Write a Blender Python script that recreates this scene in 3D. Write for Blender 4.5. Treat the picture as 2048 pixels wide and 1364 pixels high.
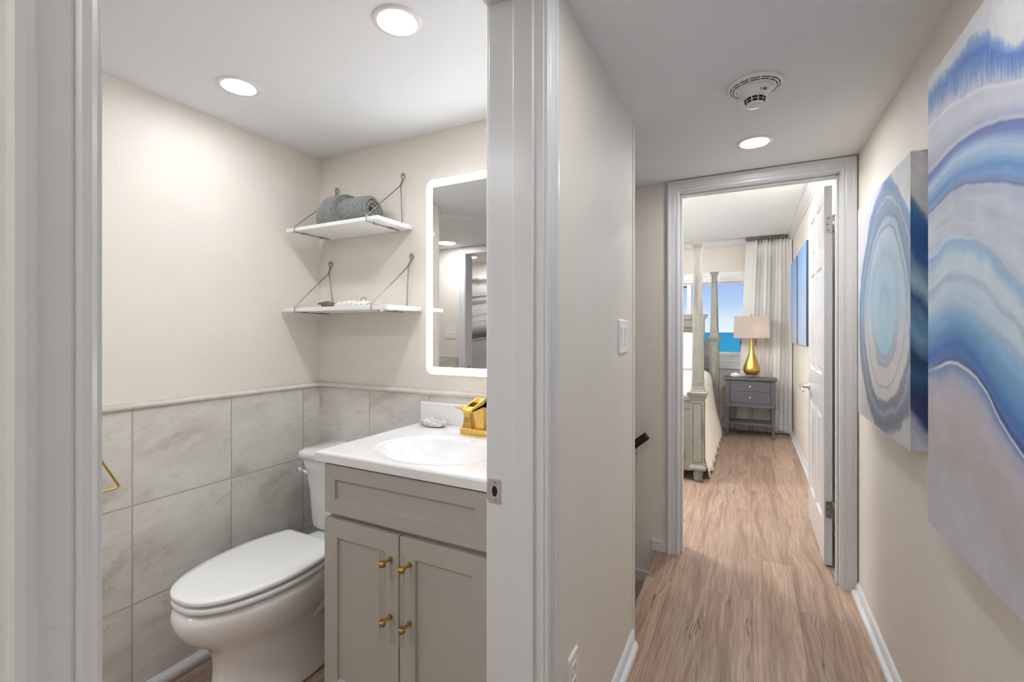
import bpy, bmesh, math, random
import numpy as np
from mathutils import Vector, Matrix
random.seed(7)
for o in list(bpy.data.objects): bpy.data.objects.remove(o)
S = bpy.context.scene
C = S.collection
PI = math.pi

# ------------------------------------------------------------------ camera, world, sun, exposure
cd = bpy.data.cameras.new('camera'); cam = bpy.data.objects.new('camera', cd); C.objects.link(cam)
cd.sensor_width = 36.0; cd.lens = 36.0*921/2048; cd.shift_y = -18/2048; cd.clip_start = .02; cd.clip_end = 20000
TH = math.atan(476/921)
cam.location = (0, 0, 1.25); cam.rotation_euler = (PI/2, 0, TH)
S.camera = cam
S.view_settings.view_transform = 'Standard'; S.view_settings.look = 'None'
S.view_settings.gamma = 1; S.view_settings.use_curve_mapping = False
S.view_settings.exposure = 1.35

w = bpy.data.worlds.new('sky'); S.world = w; w.use_nodes = True
nt = w.node_tree; nt.nodes.clear()
tc = nt.nodes.new('ShaderNodeTexCoord'); sp = nt.nodes.new('ShaderNodeSeparateXYZ')
rp = nt.nodes.new('ShaderNodeValToRGB'); bg = nt.nodes.new('ShaderNodeBackground'); ow = nt.nodes.new('ShaderNodeOutputWorld')
nt.links.new(tc.outputs['Generated'], sp.inputs[0]); nt.links.new(sp.outputs['Z'], rp.inputs[0])
nt.links.new(rp.outputs[0], bg.inputs[0]); nt.links.new(bg.outputs[0], ow.inputs[0])
cr = rp.color_ramp
cr.elements[0].position = 0.0; cr.elements[0].color = (.64, .69, .72, 1)
cr.elements[1].position = 1.0; cr.elements[1].color = (.12, .21, .52, 1)
for p, c in ((.022, (.57, .65, .72, 1)), (.055, (.38, .50, .70, 1)), (.105, (.26, .39, .68, 1)), (.3, (.15, .26, .60, 1))):
    e = cr.elements.new(p); e.color = c
bg.inputs[1].default_value = 0.55
sd = bpy.data.lights.new('sun', 'SUN'); sd.energy = 1.7; sd.angle = .01
so = bpy.data.objects.new('sun', sd); C.objects.link(so); so.rotation_euler = (math.radians(48), 0, math.radians(-25)); so.location = (0, -5, 9)

# brightness of each group of lamps and added fill lights
LAMP_BATH, LAMP_HALL, FILL_BED, FILL_DOME, FILL_DOME_BED = 66.0, 68.0, 200.0, 5.5, 19.0

# ------------------------------------------------------------------ helpers
def sr(r, g, b):
    f = lambda v: (v/255/12.92) if v/255 <= .04045 else ((v/255+.055)/1.055)**2.4
    return (f(r), f(g), f(b), 1)

class G:
    """small node-graph helper"""
    def __init__(s, name):
        s.m = bpy.data.materials.new(name); s.m.use_nodes = True
        s.t = s.m.node_tree; s.b = s.t.nodes['Principled BSDF']; s.o = s.t.nodes['Material Output']
    def n(s, kind, **kw):
        nd = s.t.nodes.new('ShaderNode'+kind)
        for k, v in kw.items(): setattr(nd, k, v)
        return nd
    def l(s, a, b): s.t.links.new(a, b)
    def set(s, nd, key, v):
        if hasattr(v, 'is_output'): s.l(v, nd.inputs[key])
        else: nd.inputs[key].default_value = v
    def math(s, op, a, b=0.0, clamp=False):
        nd = s.n('Math', operation=op, use_clamp=clamp); s.set(nd, 0, a); s.set(nd, 1, b); return nd.outputs[0]
    def mix(s, f, a, b, mode='MIX'):
        nd = s.n('Mix', data_type='RGBA', blend_type=mode); s.set(nd, 0, f); s.set(nd, 6, a); s.set(nd, 7, b); return nd.outputs[2]
    def xyz(s):
        t = s.n('TexCoord'); p = s.n('SeparateXYZ'); s.l(t.outputs['Object'], p.inputs[0]); return p.outputs, t.outputs['Object']
    def comb(s, x, y, z=0.0):
        nd = s.n('CombineXYZ'); s.set(nd, 0, x); s.set(nd, 1, y); s.set(nd, 2, z); return nd.outputs[0]
    def noise(s, vec, scale, detail=3, rough=.5, dist=0, key=0, dims='3D', wv=None):
        nd = s.n('TexNoise', noise_dimensions=dims)
        if vec is not None: s.l(vec, nd.inputs['Vector'])
        nd.inputs['Scale'].default_value = scale; nd.inputs['Detail'].default_value = detail
        nd.inputs['Roughness'].default_value = rough; nd.inputs['Distortion'].default_value = dist
        if wv is not None: s.set(nd, 'W', wv)
        return nd.outputs[key]
    def ramp(s, f, stops, interp='LINEAR'):
        nd = s.n('ValToRGB'); s.l(f, nd.inputs[0]); r = nd.color_ramp; r.interpolation = interp
        r.elements[0].position, r.elements[0].color = stops[0][0], stops[0][1]
        r.elements[1].position, r.elements[1].color = stops[-1][0], stops[-1][1]
        for p, c in stops[1:-1]:
            e = r.elements.new(p); e.color = c
        return nd.outputs[0]
    def bump(s, h, strength, dist=.002):
        nd = s.n('Bump'); nd.inputs['Strength'].default_value = strength; nd.inputs['Distance'].default_value = dist
        s.l(h, nd.inputs['Height']); s.l(nd.outputs[0], s.b.inputs['Normal'])

def M(name, col, rough=.5, metal=0, noise=0, nscale=200, bump=0, bscale=300, bdist=.002, spec=.5, coat=0, emit=None, estr=0, sheen=0):
    g = G(name); b = g.b
    b.inputs['Base Color'].default_value = col; b.inputs['Roughness'].default_value = rough
    b.inputs['Metallic'].default_value = metal; b.inputs['Specular IOR Level'].default_value = spec
    b.inputs['Coat Weight'].default_value = coat; b.inputs['Sheen Weight'].default_value = sheen
    _, v = g.xyz()
    if noise:
        f = g.noise(v, nscale, 4)
        d = tuple(max(0, c*(1-noise)) for c in col[:3])+(1,); u = tuple(min(1, c*(1+noise)) for c in col[:3])+(1,)
        g.l(g.ramp(f, [(.3, d), (.7, u)]), b.inputs['Base Color'])
    if bump: g.bump(g.noise(v, bscale, 3, .6), bump, bdist)
    if emit:
        b.inputs['Emission Color'].default_value = emit; b.inputs['Emission Strength'].default_value = estr
    return g.m

WALLC = sr(234, 228, 219)
m_wall = M('wall_paint', WALLC, .6, noise=.015, nscale=6, bump=.32, bscale=130, bdist=.003, spec=.35)
m_ceil = M('ceiling_paint', sr(239, 241, 244), .75, bump=.25, bscale=220, bdist=.002, spec=.2)
m_trim = M('trim_paint', sr(222, 223, 225), .3, spec=.5)
m_door = M('door_paint', sr(216, 217, 219), .22, spec=.6)
m_porc = M('porcelain', sr(243, 243, 243), .08, spec=.6, coat=.4)
m_seat = M('seat_plastic', sr(246, 246, 246), .15, spec=.5)
m_marble = M('cultured_marble', sr(238, 238, 239), .1, spec=.5, coat=.3)
m_cab = M('cabinet_paint', sr(178, 174, 166), .5, noise=.02, nscale=400, bump=.05, bscale=500)
m_cabin = M('cabinet_inside', sr(70, 66, 60), .7)
m_gold = M('brushed_gold', (.74, .48, .13, 1), .3, 1, noise=.08, nscale=90)
m_brass = M('aged_brass', (.55, .34, .10, 1), .33, 1)
m_chrome = M('chrome', (.75, .75, .76, 1), .12, 1)
m_nickel = M('satin_nickel', (.55, .54, .53, 1), .32, 1)
m_wire = M('bracket_steel', (.36, .33, .28, 1), .35, 1)
m_dark = M('dark_void', sr(25, 24, 24), .8)
m_black = M('black_paint', sr(26, 25, 25), .45)
m_shelf = M('shelf_paint', sr(245, 245, 244), .35)
m_plate = M('switch_plastic', sr(238, 238, 236), .25)
m_grout = M('tile_edge', sr(196, 188, 174), .6)
m_hinge = M('dark_hinge', (.30, .29, .28, 1), .38, 1)
m_night = M('charcoal_paint', sr(96, 95, 102), .42, noise=.04, nscale=60)
m_linen = M('cream_bedspread', sr(238, 230, 212), .85, noise=.03, nscale=80, bump=.3, bscale=260, sheen=.3)
m_white = M('white_bedding', sr(246, 244, 241), .85, bump=.2, bscale=200, sheen=.2)
m_curt = M('curtain_cloth', sr(238, 237, 234), .85, bump=.15, bscale=600, sheen=.2)
m_shell = M('shell', sr(240, 236, 230), .45, noise=.08, nscale=60, bump=.4, bscale=90)
m_rodgrey = M('rod_grey', sr(120, 116, 110), .4, .6)
m_bead = M('white_beads', sr(240, 237, 230), .6)
m_jute = M('grey_tassel', sr(122, 114, 102), .9, noise=.3, nscale=120, bump=.6, bscale=200, bdist=.004)
m_oyster = M('oyster_shell_rough', sr(214, 211, 206), .6, noise=.30, nscale=70, bump=1.0, bscale=70, bdist=.008)
m_navy = M('canvas_navy_edge', sr(46, 62, 92), .6)
m_canvas = M('raw_canvas', sr(225, 225, 228), .7)
m_letter = M('grey_lettering', sr(120, 120, 122), .5)

def glassmat(name, tint=(1, 1, 1, 1), refl=.5, pw=4.0):
    g = G(name); tr = g.n('BsdfTransparent'); tr.inputs[0].default_value = tint
    gl = g.n('BsdfGlossy'); gl.inputs['Roughness'].default_value = .02
    lw = g.n('LayerWeight'); lw.inputs[0].default_value = .5
    f = g.math('ADD', g.math('MULTIPLY', g.math('POWER', lw.outputs['Facing'], pw), refl*.7), .035*refl)
    mx = g.n('MixShader'); g.l(f, mx.inputs[0]); g.l(tr.outputs[0], mx.inputs[1]); g.l(gl.outputs[0], mx.inputs[2])
    g.l(mx.outputs[0], g.o.inputs[0]); return g.m
m_pane = glassmat('window_glass', (.97, .98, .98, 1), .25)
m_acryl = glassmat('clear_acrylic', (.965, .965, .96, 1), 1.2, 2.2)
m_cryst = glassmat('crystal', (.93, .91, .88, 1), .8)

def mk_mirror():
    g = G('mirror_silver'); gl = g.n('BsdfGlossy'); gl.inputs['Roughness'].default_value = 0; gl.inputs[0].default_value = (.86, .86, .85, 1)
    g.l(gl.outputs[0], g.o.inputs[0]); return g.m
m_mirror = mk_mirror()
m_led = M('led_border', (1, 1, 1, 1), .5, emit=(.945, .972, 1, 1), estr=5.0)

def mk_floor():
    g = G('plank_floor'); (x, y, z), v = g.xyz()
    bk = g.n('TexBrick', offset=.37, offset_frequency=2, squash=1)
    g.l(g.comb(g.math('ADD', y, 20.31), g.math('ADD', x, 10.0)), bk.inputs['Vector'])
    bk.inputs['Color1'].default_value = (0, 0, 0, 1); bk.inputs['Color2'].default_value = (1, 1, 1, 1); bk.inputs['Mortar'].default_value = (.5, .5, .5, 1)
    for k, vv in (('Scale', 1), ('Mortar Size', .0011), ('Mortar Smooth', .3), ('Brick Width', 1.22), ('Row Height', .182), ('Bias', 0)): bk.inputs[k].default_value = vv
    rnd = g.math('MULTIPLY', bk.outputs['Color'], 40.0)
    gv = g.comb(g.math('MULTIPLY', x, 40.0), g.math('MULTIPLY', y, 1.5), rnd)
    wob = g.noise(g.comb(g.math('MULTIPLY', x, 2.0), g.math('MULTIPLY', y, 1.0), rnd), 1.5, 2, .5)
    gv2 = g.comb(g.math('ADD', g.math('MULTIPLY', x, 17.0), g.math('MULTIPLY', wob, 2.6)), g.math('MULTIPLY', y, .75), rnd)
    fine = g.noise(gv, 3.2, 6, .65); broad = g.noise(gv2, 1.1, 5, .6, .25)
    base = g.ramp(broad, [(.28, sr(122, 100, 87)), (.42, sr(172, 149, 133)), (.56, sr(198, 177, 160)), (.74, sr(146, 124, 110))])
    base = g.mix(g.math('MULTIPLY', g.math('SUBTRACT', fine, .36), 1.9, True), base, sr(126, 104, 91))
    tint = g.ramp(bk.outputs['Color'], [(0, (.80, .75, .71, 1)), (.5, (.92, .87, .82, 1)), (1, (1.02, .94, .86, 1))])
    base = g.mix(1.0, base, tint, 'MULTIPLY')
    # dark hairline cracks that follow the grain
    ck = g.noise(g.comb(g.math('ADD', g.math('MULTIPLY', x, 6.5), g.math('MULTIPLY', wob, .9)), g.math('MULTIPLY', y, .32), rnd), 1.5, 4, .6, .12)
    line = g.math('SUBTRACT', 1.0, g.math('MULTIPLY', g.math('ABSOLUTE', g.math('SUBTRACT', ck, .5)), 95.0), True)
    mask = g.math('MULTIPLY', g.math('SUBTRACT', g.noise(g.comb(g.math('MULTIPLY', x, 3.0), g.math('MULTIPLY', y, .9), rnd), 1.5, 2), .51), 9.0, True)
    crack = g.math('MULTIPLY', g.math('MAXIMUM', line, 0.0), g.math('MAXIMUM', mask, 0.0))
    kn = g.noise(g.comb(g.math('MULTIPLY', x, 9.0), g.math('MULTIPLY', y, 2.6), rnd), 1.2, 5, .6, 1.4)
    knot = g.math('MULTIPLY', g.math('SUBTRACT', kn, .70), 9.0, True)
    base = g.mix(g.math('MULTIPLY', knot, .55), base, sr(92, 72, 58))
    base = g.mix(g.math('MULTIPLY', crack, .82), base, sr(60, 44, 36))
    base = g.mix(g.math('MULTIPLY', bk.outputs['Fac'], .55), base, sr(92, 70, 58))
    g.l(base, g.b.inputs['Base Color']); g.b.inputs['Roughness'].default_value = .38; g.b.inputs['Specular IOR Level'].default_value = .4
    h = g.math('SUBTRACT', g.math('MULTIPLY', fine, .5), g.math('ADD', bk.outputs['Fac'], crack))
    g.bump(h, .15, .002)
    return g.m
m_floor = mk_floor()

def mk_tile(name, axis, off):
    g = G(name); (x, y, z), v = g.xyz(); a = (x, y)[axis]
    bk = g.n('TexBrick', offset=0, squash=1)
    g.l(g.comb(g.math('ADD', a, -off+34*.338), g.math('ADD', z, .338-.318)), bk.inputs['Vector'])
    bk.inputs['Color1'].default_value = (0, 0, 0, 1); bk.inputs['Color2'].default_value = (1, 1, 1, 1); bk.inputs['Mortar'].default_value = (.5, .5, .5, 1)
    for k, vv in (('Scale', 1), ('Mortar Size', .0028), ('Mortar Smooth', .15), ('Brick Width', .338), ('Row Height', .338), ('Bias', 0)): bk.inputs[k].default_value = vv
    seed = g.math('MULTIPLY', bk.outputs['Color'], 30.0)
    def v3(kx, kz): return g.comb(g.math('ADD', g.math('MULTIPLY', a, kx), g.math('MULTIPLY', z, -kx*.55)), g.math('MULTIPLY', z, kz), seed)
    big = g.noise(v3(4.5, 6.5), 1.0, 6, .62, .5)
    col = g.ramp(big, [(.30, sr(188, 181, 174)), (.45, sr(212, 208, 202)), (.60, sr(224, 221, 216)), (.75, sr(200, 194, 187))])
    vein = g.noise(v3(11, 18), 1.0, 7, .68, .9)
    ln = g.math('SUBTRACT', 1.0, g.math('MULTIPLY', g.math('ABSOLUTE', g.math('SUBTRACT', vein, .5)), 34.0), True)
    msk = g.math('MULTIPLY', g.math('SUBTRACT', g.noise(v3(5, 7), 1.3, 3), .47), 5.0, True)
    spk = g.math('MULTIPLY', g.math('SUBTRACT', g.noise(v, 85, 4, .7), .58), 4.0, True)
    col = g.mix(g.math('MULTIPLY', g.math('MULTIPLY', ln, msk), .42), col, sr(146, 136, 126))
    col = g.mix(g.math('MULTIPLY', g.math('MULTIPLY', spk, msk), .55), col, sr(150, 141, 130))
    col = g.mix(bk.outputs['Fac'], col, sr(186, 176, 158))
    g.l(col, g.b.inputs['Base Color']); g.b.inputs['Roughness'].default_value = .42
    g.bump(g.math('SUBTRACT', g.math('MULTIPLY', vein, .12), bk.outputs['Fac']), .5, .003)
    return g.m
m_tileL = mk_tile('wall_tile_left', 1, .801)
m_tileB = mk_tile('wall_tile_back', 0, -1.546)

def mk_rail():
    g = G('tile_rail'); (x, y, z), v = g.xyz()
    f = g.noise(v, 22, 5, .6)
    g.l(g.ramp(f, [(.3, sr(212, 207, 196)), (.6, sr(224, 220, 211))]), g.b.inputs['Base Color']); g.b.inputs['Roughness'].default_value = .4; return g.m
m_rail = mk_rail()

def mk_towel(name, c1, c2):
    g = G(name); _, v = g.xyz(); f = g.noise(v, 210, 3, .7)
    g.l(g.ramp(f, [(.36, c1), (.7, c2)]), g.b.inputs['Base Color']); g.b.inputs['Roughness'].default_value = .95
    g.b.inputs['Sheen Weight'].default_value = .3; g.bump(f, 1.0, .006); return g.m
m_towel = mk_towel('grey_terry', sr(98, 101, 101), sr(186, 188, 185))

def mk_bedwood():
    g = G('antique_paint'); (x, y, z), v = g.xyz()
    f = g.noise(g.comb(g.math('MULTIPLY', x, 12.0), g.math('MULTIPLY', y, 12.0), g.math('MULTIPLY', z, 2.0)), 1.5, 5, .6)
    col = g.ramp(f, [(.28, sr(112, 115, 110)), (.5, sr(153, 156, 150)), (.75, sr(134, 136, 129))])
    ge = g.n('NewGeometry'); p = g.math('MULTIPLY', g.math('ABSOLUTE', g.math('SUBTRACT', ge.outputs['Pointiness'], .5)), 6.0, True)
    sc = g.math('MULTIPLY', g.math('SUBTRACT', g.noise(v, 40, 4), .48), 5.0, True)
    col = g.mix(g.math('MULTIPLY', sc, .25), col, sr(128, 112, 92)); col = g.mix(g.math('MULTIPLY', p, .5), col, sr(120, 104, 86))
    g.l(col, g.b.inputs['Base Color']); g.b.inputs['Roughness'].default_value = .4; return g.m
m_bed = mk_bedwood()
m_bedline = M('rubbed_edge', sr(118, 98, 80), .6)

def mk_sea():
    g = G('sea_water'); (x, y, z), v = g.xyz()
    d = g.math('LOGARITHM', y, 10.0)
    col = g.ramp(g.math('MULTIPLY', g.math('SUBTRACT', d, 2.1), .55, True), [(0, (.05, .42, .40, 1)), (.13, (.03, .38, .39, 1)), (.3, (.015, .28, .35, 1)), (1, (.012, .22, .33, 1))])
    f = g.noise(g.comb(g.math('MULTIPLY', x, .012), g.math('MULTIPLY', y, .06)), 1.0, 6, .65)
    foam = g.math('MULTIPLY', g.math('SUBTRACT', f, .63), 6.0, True)
    near = g.math('SUBTRACT', 1.0, g.math('DIVIDE', y, 420.0), True)
    col = g.mix(g.math('MULTIPLY', foam, g.math('MAXIMUM', near, 0)), col, (.75, .85, .88, 1))
    g.l(col, g.b.inputs['Base Color']); g.b.inputs['Roughness'].default_value = .6; g.b.inputs['Specular IOR Level'].default_value = .15
    return g.m

def mk_shade():
    g = G('lamp_shade_linen'); df = g.n('BsdfDiffuse'); tl = g.n('BsdfTranslucent')
    df.inputs[0].default_value = sr(214, 208, 203); tl.inputs[0].default_value = sr(238, 224, 210)
    mx = g.n('MixShader'); mx.inputs[0].default_value = .45; g.l(df.outputs[0], mx.inputs[1]); g.l(tl.outputs[0], mx.inputs[2]); g.l(mx.outputs[0], g.o.inputs[0]); return g.m
m_shade = mk_shade()

def mk_paint(name, rough):
    g = G(name); at = g.n('Attribute', attribute_name='paint'); (x, y, z), v = g.xyz()
    n1 = g.noise(v, 420, 3, .6)
    c = g.mix(g.math('MULTIPLY', g.math('SUBTRACT', n1, .45), .22, True), at.outputs['Color'], (.92, .94, .97, 1))
    g.l(c, g.b.inputs['Base Color']); g.b.inputs['Roughness'].default_value = rough; g.b.inputs['Specular IOR Level'].default_value = .5
    g.bump(g.noise(v, 700, 2), .25, .001); return g.m
m_paint = mk_paint('printed_canvas', .6); m_gloss = mk_paint('glossy_printed_canvas', .3)

# ---- mesh building
class MB:
    def __init__(s): s.v = []; s.f = []; s.sm = []
    def add(s, vs, fs, smooth=False):
        o = len(s.v); s.v += [tuple(p) for p in vs]
        for f in fs: s.f.append(tuple(i+o for i in f)); s.sm.append(smooth)
        return s
    def box(s, x0, x1, y0, y1, z0, z1):
        x0, x1 = min(x0, x1), max(x0, x1); y0, y1 = min(y0, y1), max(y0, y1); z0, z1 = min(z0, z1), max(z0, z1)
        vs = [(x, y, z) for z in (z0, z1) for y in (y0, y1) for x in (x0, x1)]
        return s.add(vs, [(0, 2, 3, 1), (4, 5, 7, 6), (0, 1, 5, 4), (2, 6, 7, 3), (0, 4, 6, 2), (1, 3, 7, 5)])
    def loft(s, rings, cap=True, smooth=True, closed=True):
        n = len(rings[0]); vs = [p for r in rings for p in r]; fs = []
        for i in range(len(rings)-1):
            for j in range(n if closed else n-1):
                a, b = i*n+j, i*n+(j+1) % n
                fs.append((a, b, b+n, a+n))
        o = len(s.v); s.add(vs, fs, smooth)
        if cap:
            s.f.append(tuple(o+j for j in range(n))[::-1]); s.sm.append(False)
            s.f.append(tuple(o+(len(rings)-1)*n+j for j in range(n))); s.sm.append(False)
        return s
    def lathe(s, prof, c, n=40, cap=True, smooth=True, axis='z'):
        rings = []
        for r, h in prof:
            ring = []
            for k in range(n):
                a = 2*PI*k/n; q = (r*math.cos(a), r*math.sin(a), h)
                if axis == 'x': q = (h, q[0], q[1])
                if axis == 'y': q = (q[0], h, -q[1])
                ring.append((c[0]+q[0], c[1]+q[1], c[2]+q[2]))
            rings.append(ring)
        return s.loft(rings, cap, smooth)
    def tube(s, pts, r, n=10, closed=False):
        P = [Vector(p) for p in pts]; rings = []; prev = None; m = len(P)
        for i, p in enumerate(P):
            if closed: t = (P[(i+1) % m]-P[i-1])
            else: t = (P[min(i+1, m-1)]-P[max(i-1, 0)])
            t.normalize()
            if prev is None:
                up = Vector((0, 0, 1)) if abs(t.z) < .9 else Vector((1, 0, 0))
                u = t.cross(up).normalized()
            else:
                u = prev-t*prev.dot(t); u.normalize()
            prev = u; w_ = t.cross(u); rr = r[i] if isinstance(r, (list, tuple)) else r
            rings.append([tuple(p+(u*math.cos(2*PI*k/n)+w_*math.sin(2*PI*k/n))*rr) for k in range(n)])
        if closed: rings.append(rings[0])
        return s.loft(rings, not closed, True)
    def prism(s, poly, axis, a, b):
        """poly of 2-D points swept along axis from a to b"""
        def q(p, h):
            return {'x': (h, p[0], p[1]), 'y': (p[0], h, p[1]), 'z': (p[0], p[1], h)}[axis]
        n = len(poly); vs = [q(p, a) for p in poly]+[q(p, b) for p in poly]
        fs = [(i, (i+1) % n, (i+1) % n+n, i+n) for i in range(n)]+[tuple(range(n))[::-1], tuple(range(n, 2*n))]
        return s.add(vs, fs)
    def sphere(s, c, rx, ry=None, rz=None, n=14, m=9):
        ry = ry or rx; rz = rz or rx
        rings = [[(c[0]+rx*math.sin(PI*i/m)*math.cos(2*PI*k/n), c[1]+ry*math.sin(PI*i/m)*math.sin(2*PI*k/n), c[2]-rz*math.cos(PI*i/m)) for k in range(n)] for i in range(1, m)]
        o = len(s.v); s.loft(rings, False, True)
        nb = len(s.v); s.v += [(c[0], c[1], c[2]-rz), (c[0], c[1], c[2]+rz)]
        for k in range(n):
            s.f.append((nb, o+(k+1) % n, o+k)); s.sm.append(True)
            e = o+(m-2)*n; s.f.append((nb+1, e+k, e+(k+1) % n)); s.sm.append(True)
        return s
    def build(s, name, mat, parent=None, bevel=0, seg=2, sub=0, fix=True, shade=None):
        me = bpy.data.meshes.new(name); off = Vector((0, 0, 0))
        if parent is not None:
            r = parent
            while r.parent: r = r.parent
            off = Vector(r.location)
        me.from_pydata([tuple(Vector(p)-off) for p in s.v], [], s.f)
        me.polygons.foreach_set('use_smooth', s.sm if shade is None else [shade]*len(s.f))
        if fix:
            bm = bmesh.new(); bm.from_mesh(me); bmesh.ops.recalc_face_normals(bm, faces=bm.faces); bm.to_mesh(me); bm.free()
        me.materials.append(mat); me.update()
        o = bpy.data.objects.new(name, me); C.objects.link(o)
        if parent is not None: o.parent = parent
        if bevel:
            md = o.modifiers.new('bevel', 'BEVEL'); md.width = bevel; md.segments = seg; md.limit_method = 'ANGLE'; md.angle_limit = math.radians(40)
        if sub:
            md = o.modifiers.new('sub', 'SUBSURF'); md.levels = sub; md.render_levels = sub
        return o

def thing(name, label, cat, loc=(0, 0, 0), group=None):
    o = bpy.data.objects.new(name, None); o.empty_display_size = .05; C.objects.link(o); o.location = loc
    return tag(o, label, cat, group)
def tag(o, label, cat, group=None, kind=None):
    o['label'] = label; o['category'] = cat
    if group: o['group'] = group
    if kind: o['kind'] = kind
    return o
def struct(o, label=None):
    o['kind'] = 'structure'
    if label: o['label'] = label
    return o
def sempty(name, loc, label):
    o = bpy.data.objects.new(name, None); o.empty_display_size = .05; C.objects.link(o); o.location = loc
    return struct(o, label)
def copy_thing(src, loc, label):
    r = src.copy(); C.objects.link(r); r.location = loc; r['label'] = label
    for ch in src.children:
        c = ch.copy(); C.objects.link(c); c.parent = r
        for g_ in ch.children:
            d = g_.copy(); C.objects.link(d); d.parent = c
    return r
def rrect(x0, x1, y0, y1, r, n=5):
    pts = []
    for cx, cy, a0 in ((x1-r, y1-r, 0), (x0+r, y1-r, PI/2), (x0+r, y0+r, PI), (x1-r, y0+r, 1.5*PI)):
        for k in range(n+1):
            a = a0+PI/2*k/n; pts.append((cx+r*math.cos(a), cy+r*math.sin(a)))
    return pts

# ------------------------------------------------------------------ the shell of the rooms
XL, XI, XR, CZ = -.42, -.56, .46, 2.10          # hall left wall, its bathroom face, hall right wall, low ceiling
XB, YB = -1.885, 1.583                           # bathroom left wall and back wall
YE, YE2 = 2.73, 2.85                             # end wall with the bedroom door
YF, BZ = 6.65, 2.44                              # bedroom window wall, bedroom ceiling
D0, D1, DT = .159, .965, 2.04                    # bathroom doorway
E0, E1, ET = -.35, .39, 2.03                     # bedroom doorway

fl = MB(); fl.box(-.47, XR+.12, -1.7, 6.75, -.06, 0); fl.box(-4.2, -.47, -2.6, 1.70, -.06, 0); fl.box(-4.2, -.47, YE+.06, 6.75, -.06, 0)
struct(fl.build('floor', m_floor), 'brown wood plank floor running from the hall into the bedroom')
struct(MB().box(-3.8, XR+.12, -2.6, YE2, CZ, CZ+.08).build('ceiling', m_ceil), 'low white ceiling over hall and bathroom')
struct(MB().box(-4.2, XR+.12, YE2-.06, YF+.15, BZ, BZ+.08).build('ceiling_bedroom', m_ceil), 'white bedroom ceiling')

wl = MB(); wl.box(XI, XL, -1.6, D0-.02, 0, CZ); wl.box(XI, XL, D0-.02, D1+.02, DT+.02, CZ); wl.box(XI, XL, D1+.02, 1.893, 0, CZ)
struct(wl.build('wall_left', m_wall), 'textured beige wall between bathroom and hall')
struct(MB().box(XR, XR+.12, -1.6, YF, 0, BZ+.05).build('wall_right', m_wall), 'textured beige wall on the right with the canvases')
struct(MB().box(-3.2, XI, YB, 1.893, -1.6, CZ).build('wall_back', m_wall), 'beige bathroom wall behind the mirror')
struct(MB().box(XB-.12, XB, .55, YB, 0, CZ).build('wall_bathroom_left', m_wall), 'beige bathroom wall beside the toilet')
wa = MB(); wa.box(-3.2, XB-.12, .55, .67, 0, CZ); wa.box(-3.2, -3.08, -.78, .55, 0, CZ)
struct(wa.build('wall_alcove', m_wall))
wr = MB(); wr.box(-3.7, -2.55, -.90, -.78, 0, CZ); wr.box(-1.77, XI, -.90, -.78, 0, CZ); wr.box(-2.55, -1.77, -.90, -.78, 2.05, CZ)
struct(wr.build('wall_rear', m_wall), 'bathroom wall with a doorway, seen in the mirror')
wx = MB(); wx.box(-3.7, XI, -1.87, -1.75, 0, CZ); wx.box(-3.7, -3.58, -1.75, -.90, 0, CZ)
struct(wx.build('wall_beyond', m_wall), 'wall behind the grey canvas, seen in the mirror')
struct(MB().box(XL, XR, -1.6, -1.5, 0, CZ).build('wall_front', m_wall))
we = MB(); we.box(-4.2, E0-.02, YE, YE2, -1.6, BZ+.05); we.box(E0-.02, E1+.02, YE, YE2, ET+.02, BZ+.05); we.box(E1+.02, XR, YE, YE2, 0, BZ+.05)
struct(we.build('wall_end', m_wall), 'beige wall at the end of the hall around the bedroom door')
WX0, WX1, WZ0, WZ1 = -3.0, .05, .965, 1.90
wf = MB(); wf.box(-4.2, WX0, YF, YF+.15, 0, BZ); wf.box(WX1, XR+.12, YF, YF+.15, 0, BZ); wf.box(WX0, WX1, YF, YF+.15, 0, WZ0); wf.box(WX0, WX1, YF, YF+.15, WZ1, BZ)
struct(wf.build('wall_far', m_wall), 'bedroom window wall')
struct(MB().box(-4.2, -4.08, YE2, YF, 0, BZ).build('wall_bedroom_left', m_wall))

# stairwell: treads going down to the left behind the hall wall
st = MB()
for k in range(5):
    st.box(-.47-.27*(k+1), -.47-.27*k, 1.893, YE, -.19*(k+1)-.05, -.19*(k+1)); 
    st.box(-.47-.27*k-.02, -.47-.27*k, 1.893, YE, -.19*(k+1), -.19*k-.06 if k == 0 else -.19*k)
struct(st.build('floor_stairs', m_floor), 'wooden stairs going down beside the bedroom door')
struct(MB().box(-2.2, -2.08, 1.893, YE, -1.6, CZ).build('wall_stairs', m_wall))

# outside corner bead on the hall wall end
struct(MB().box(XL-.03, XL+.0035, 1.868, 1.8965, .0, CZ).build('trim_1', m_wall, bevel=.0015), 'narrow corner strip at the end of the hall wall')

# casing profile: (distance from the opening, thickness)
PROF = [(0, 0), (0, .009), (.006, .013), (.014, .0135), (.018, .0105), (.022, .0125), (.046, .0155), (.050, .0195), (.056, .0215), (.063, .0215), (.067, .018), (.068, 0)]
def casing(mb, to3, a0, a1, top, rev=.006, prof=PROF):
    """a picture-frame casing of two legs and a head with mitred corners; to3(a, t, z) gives a point"""
    rings = []
    for st_ in range(4):
        ring = []
        for d, t in prof:
            d += rev
            a, z = [(a0-d, 0), (a0-d, top+d), (a1+d, top+d), (a1+d, 0)][st_]
            ring.append(to3(a, t, z))
        rings.append(ring)
    mb.loft(rings, True, False)

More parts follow.
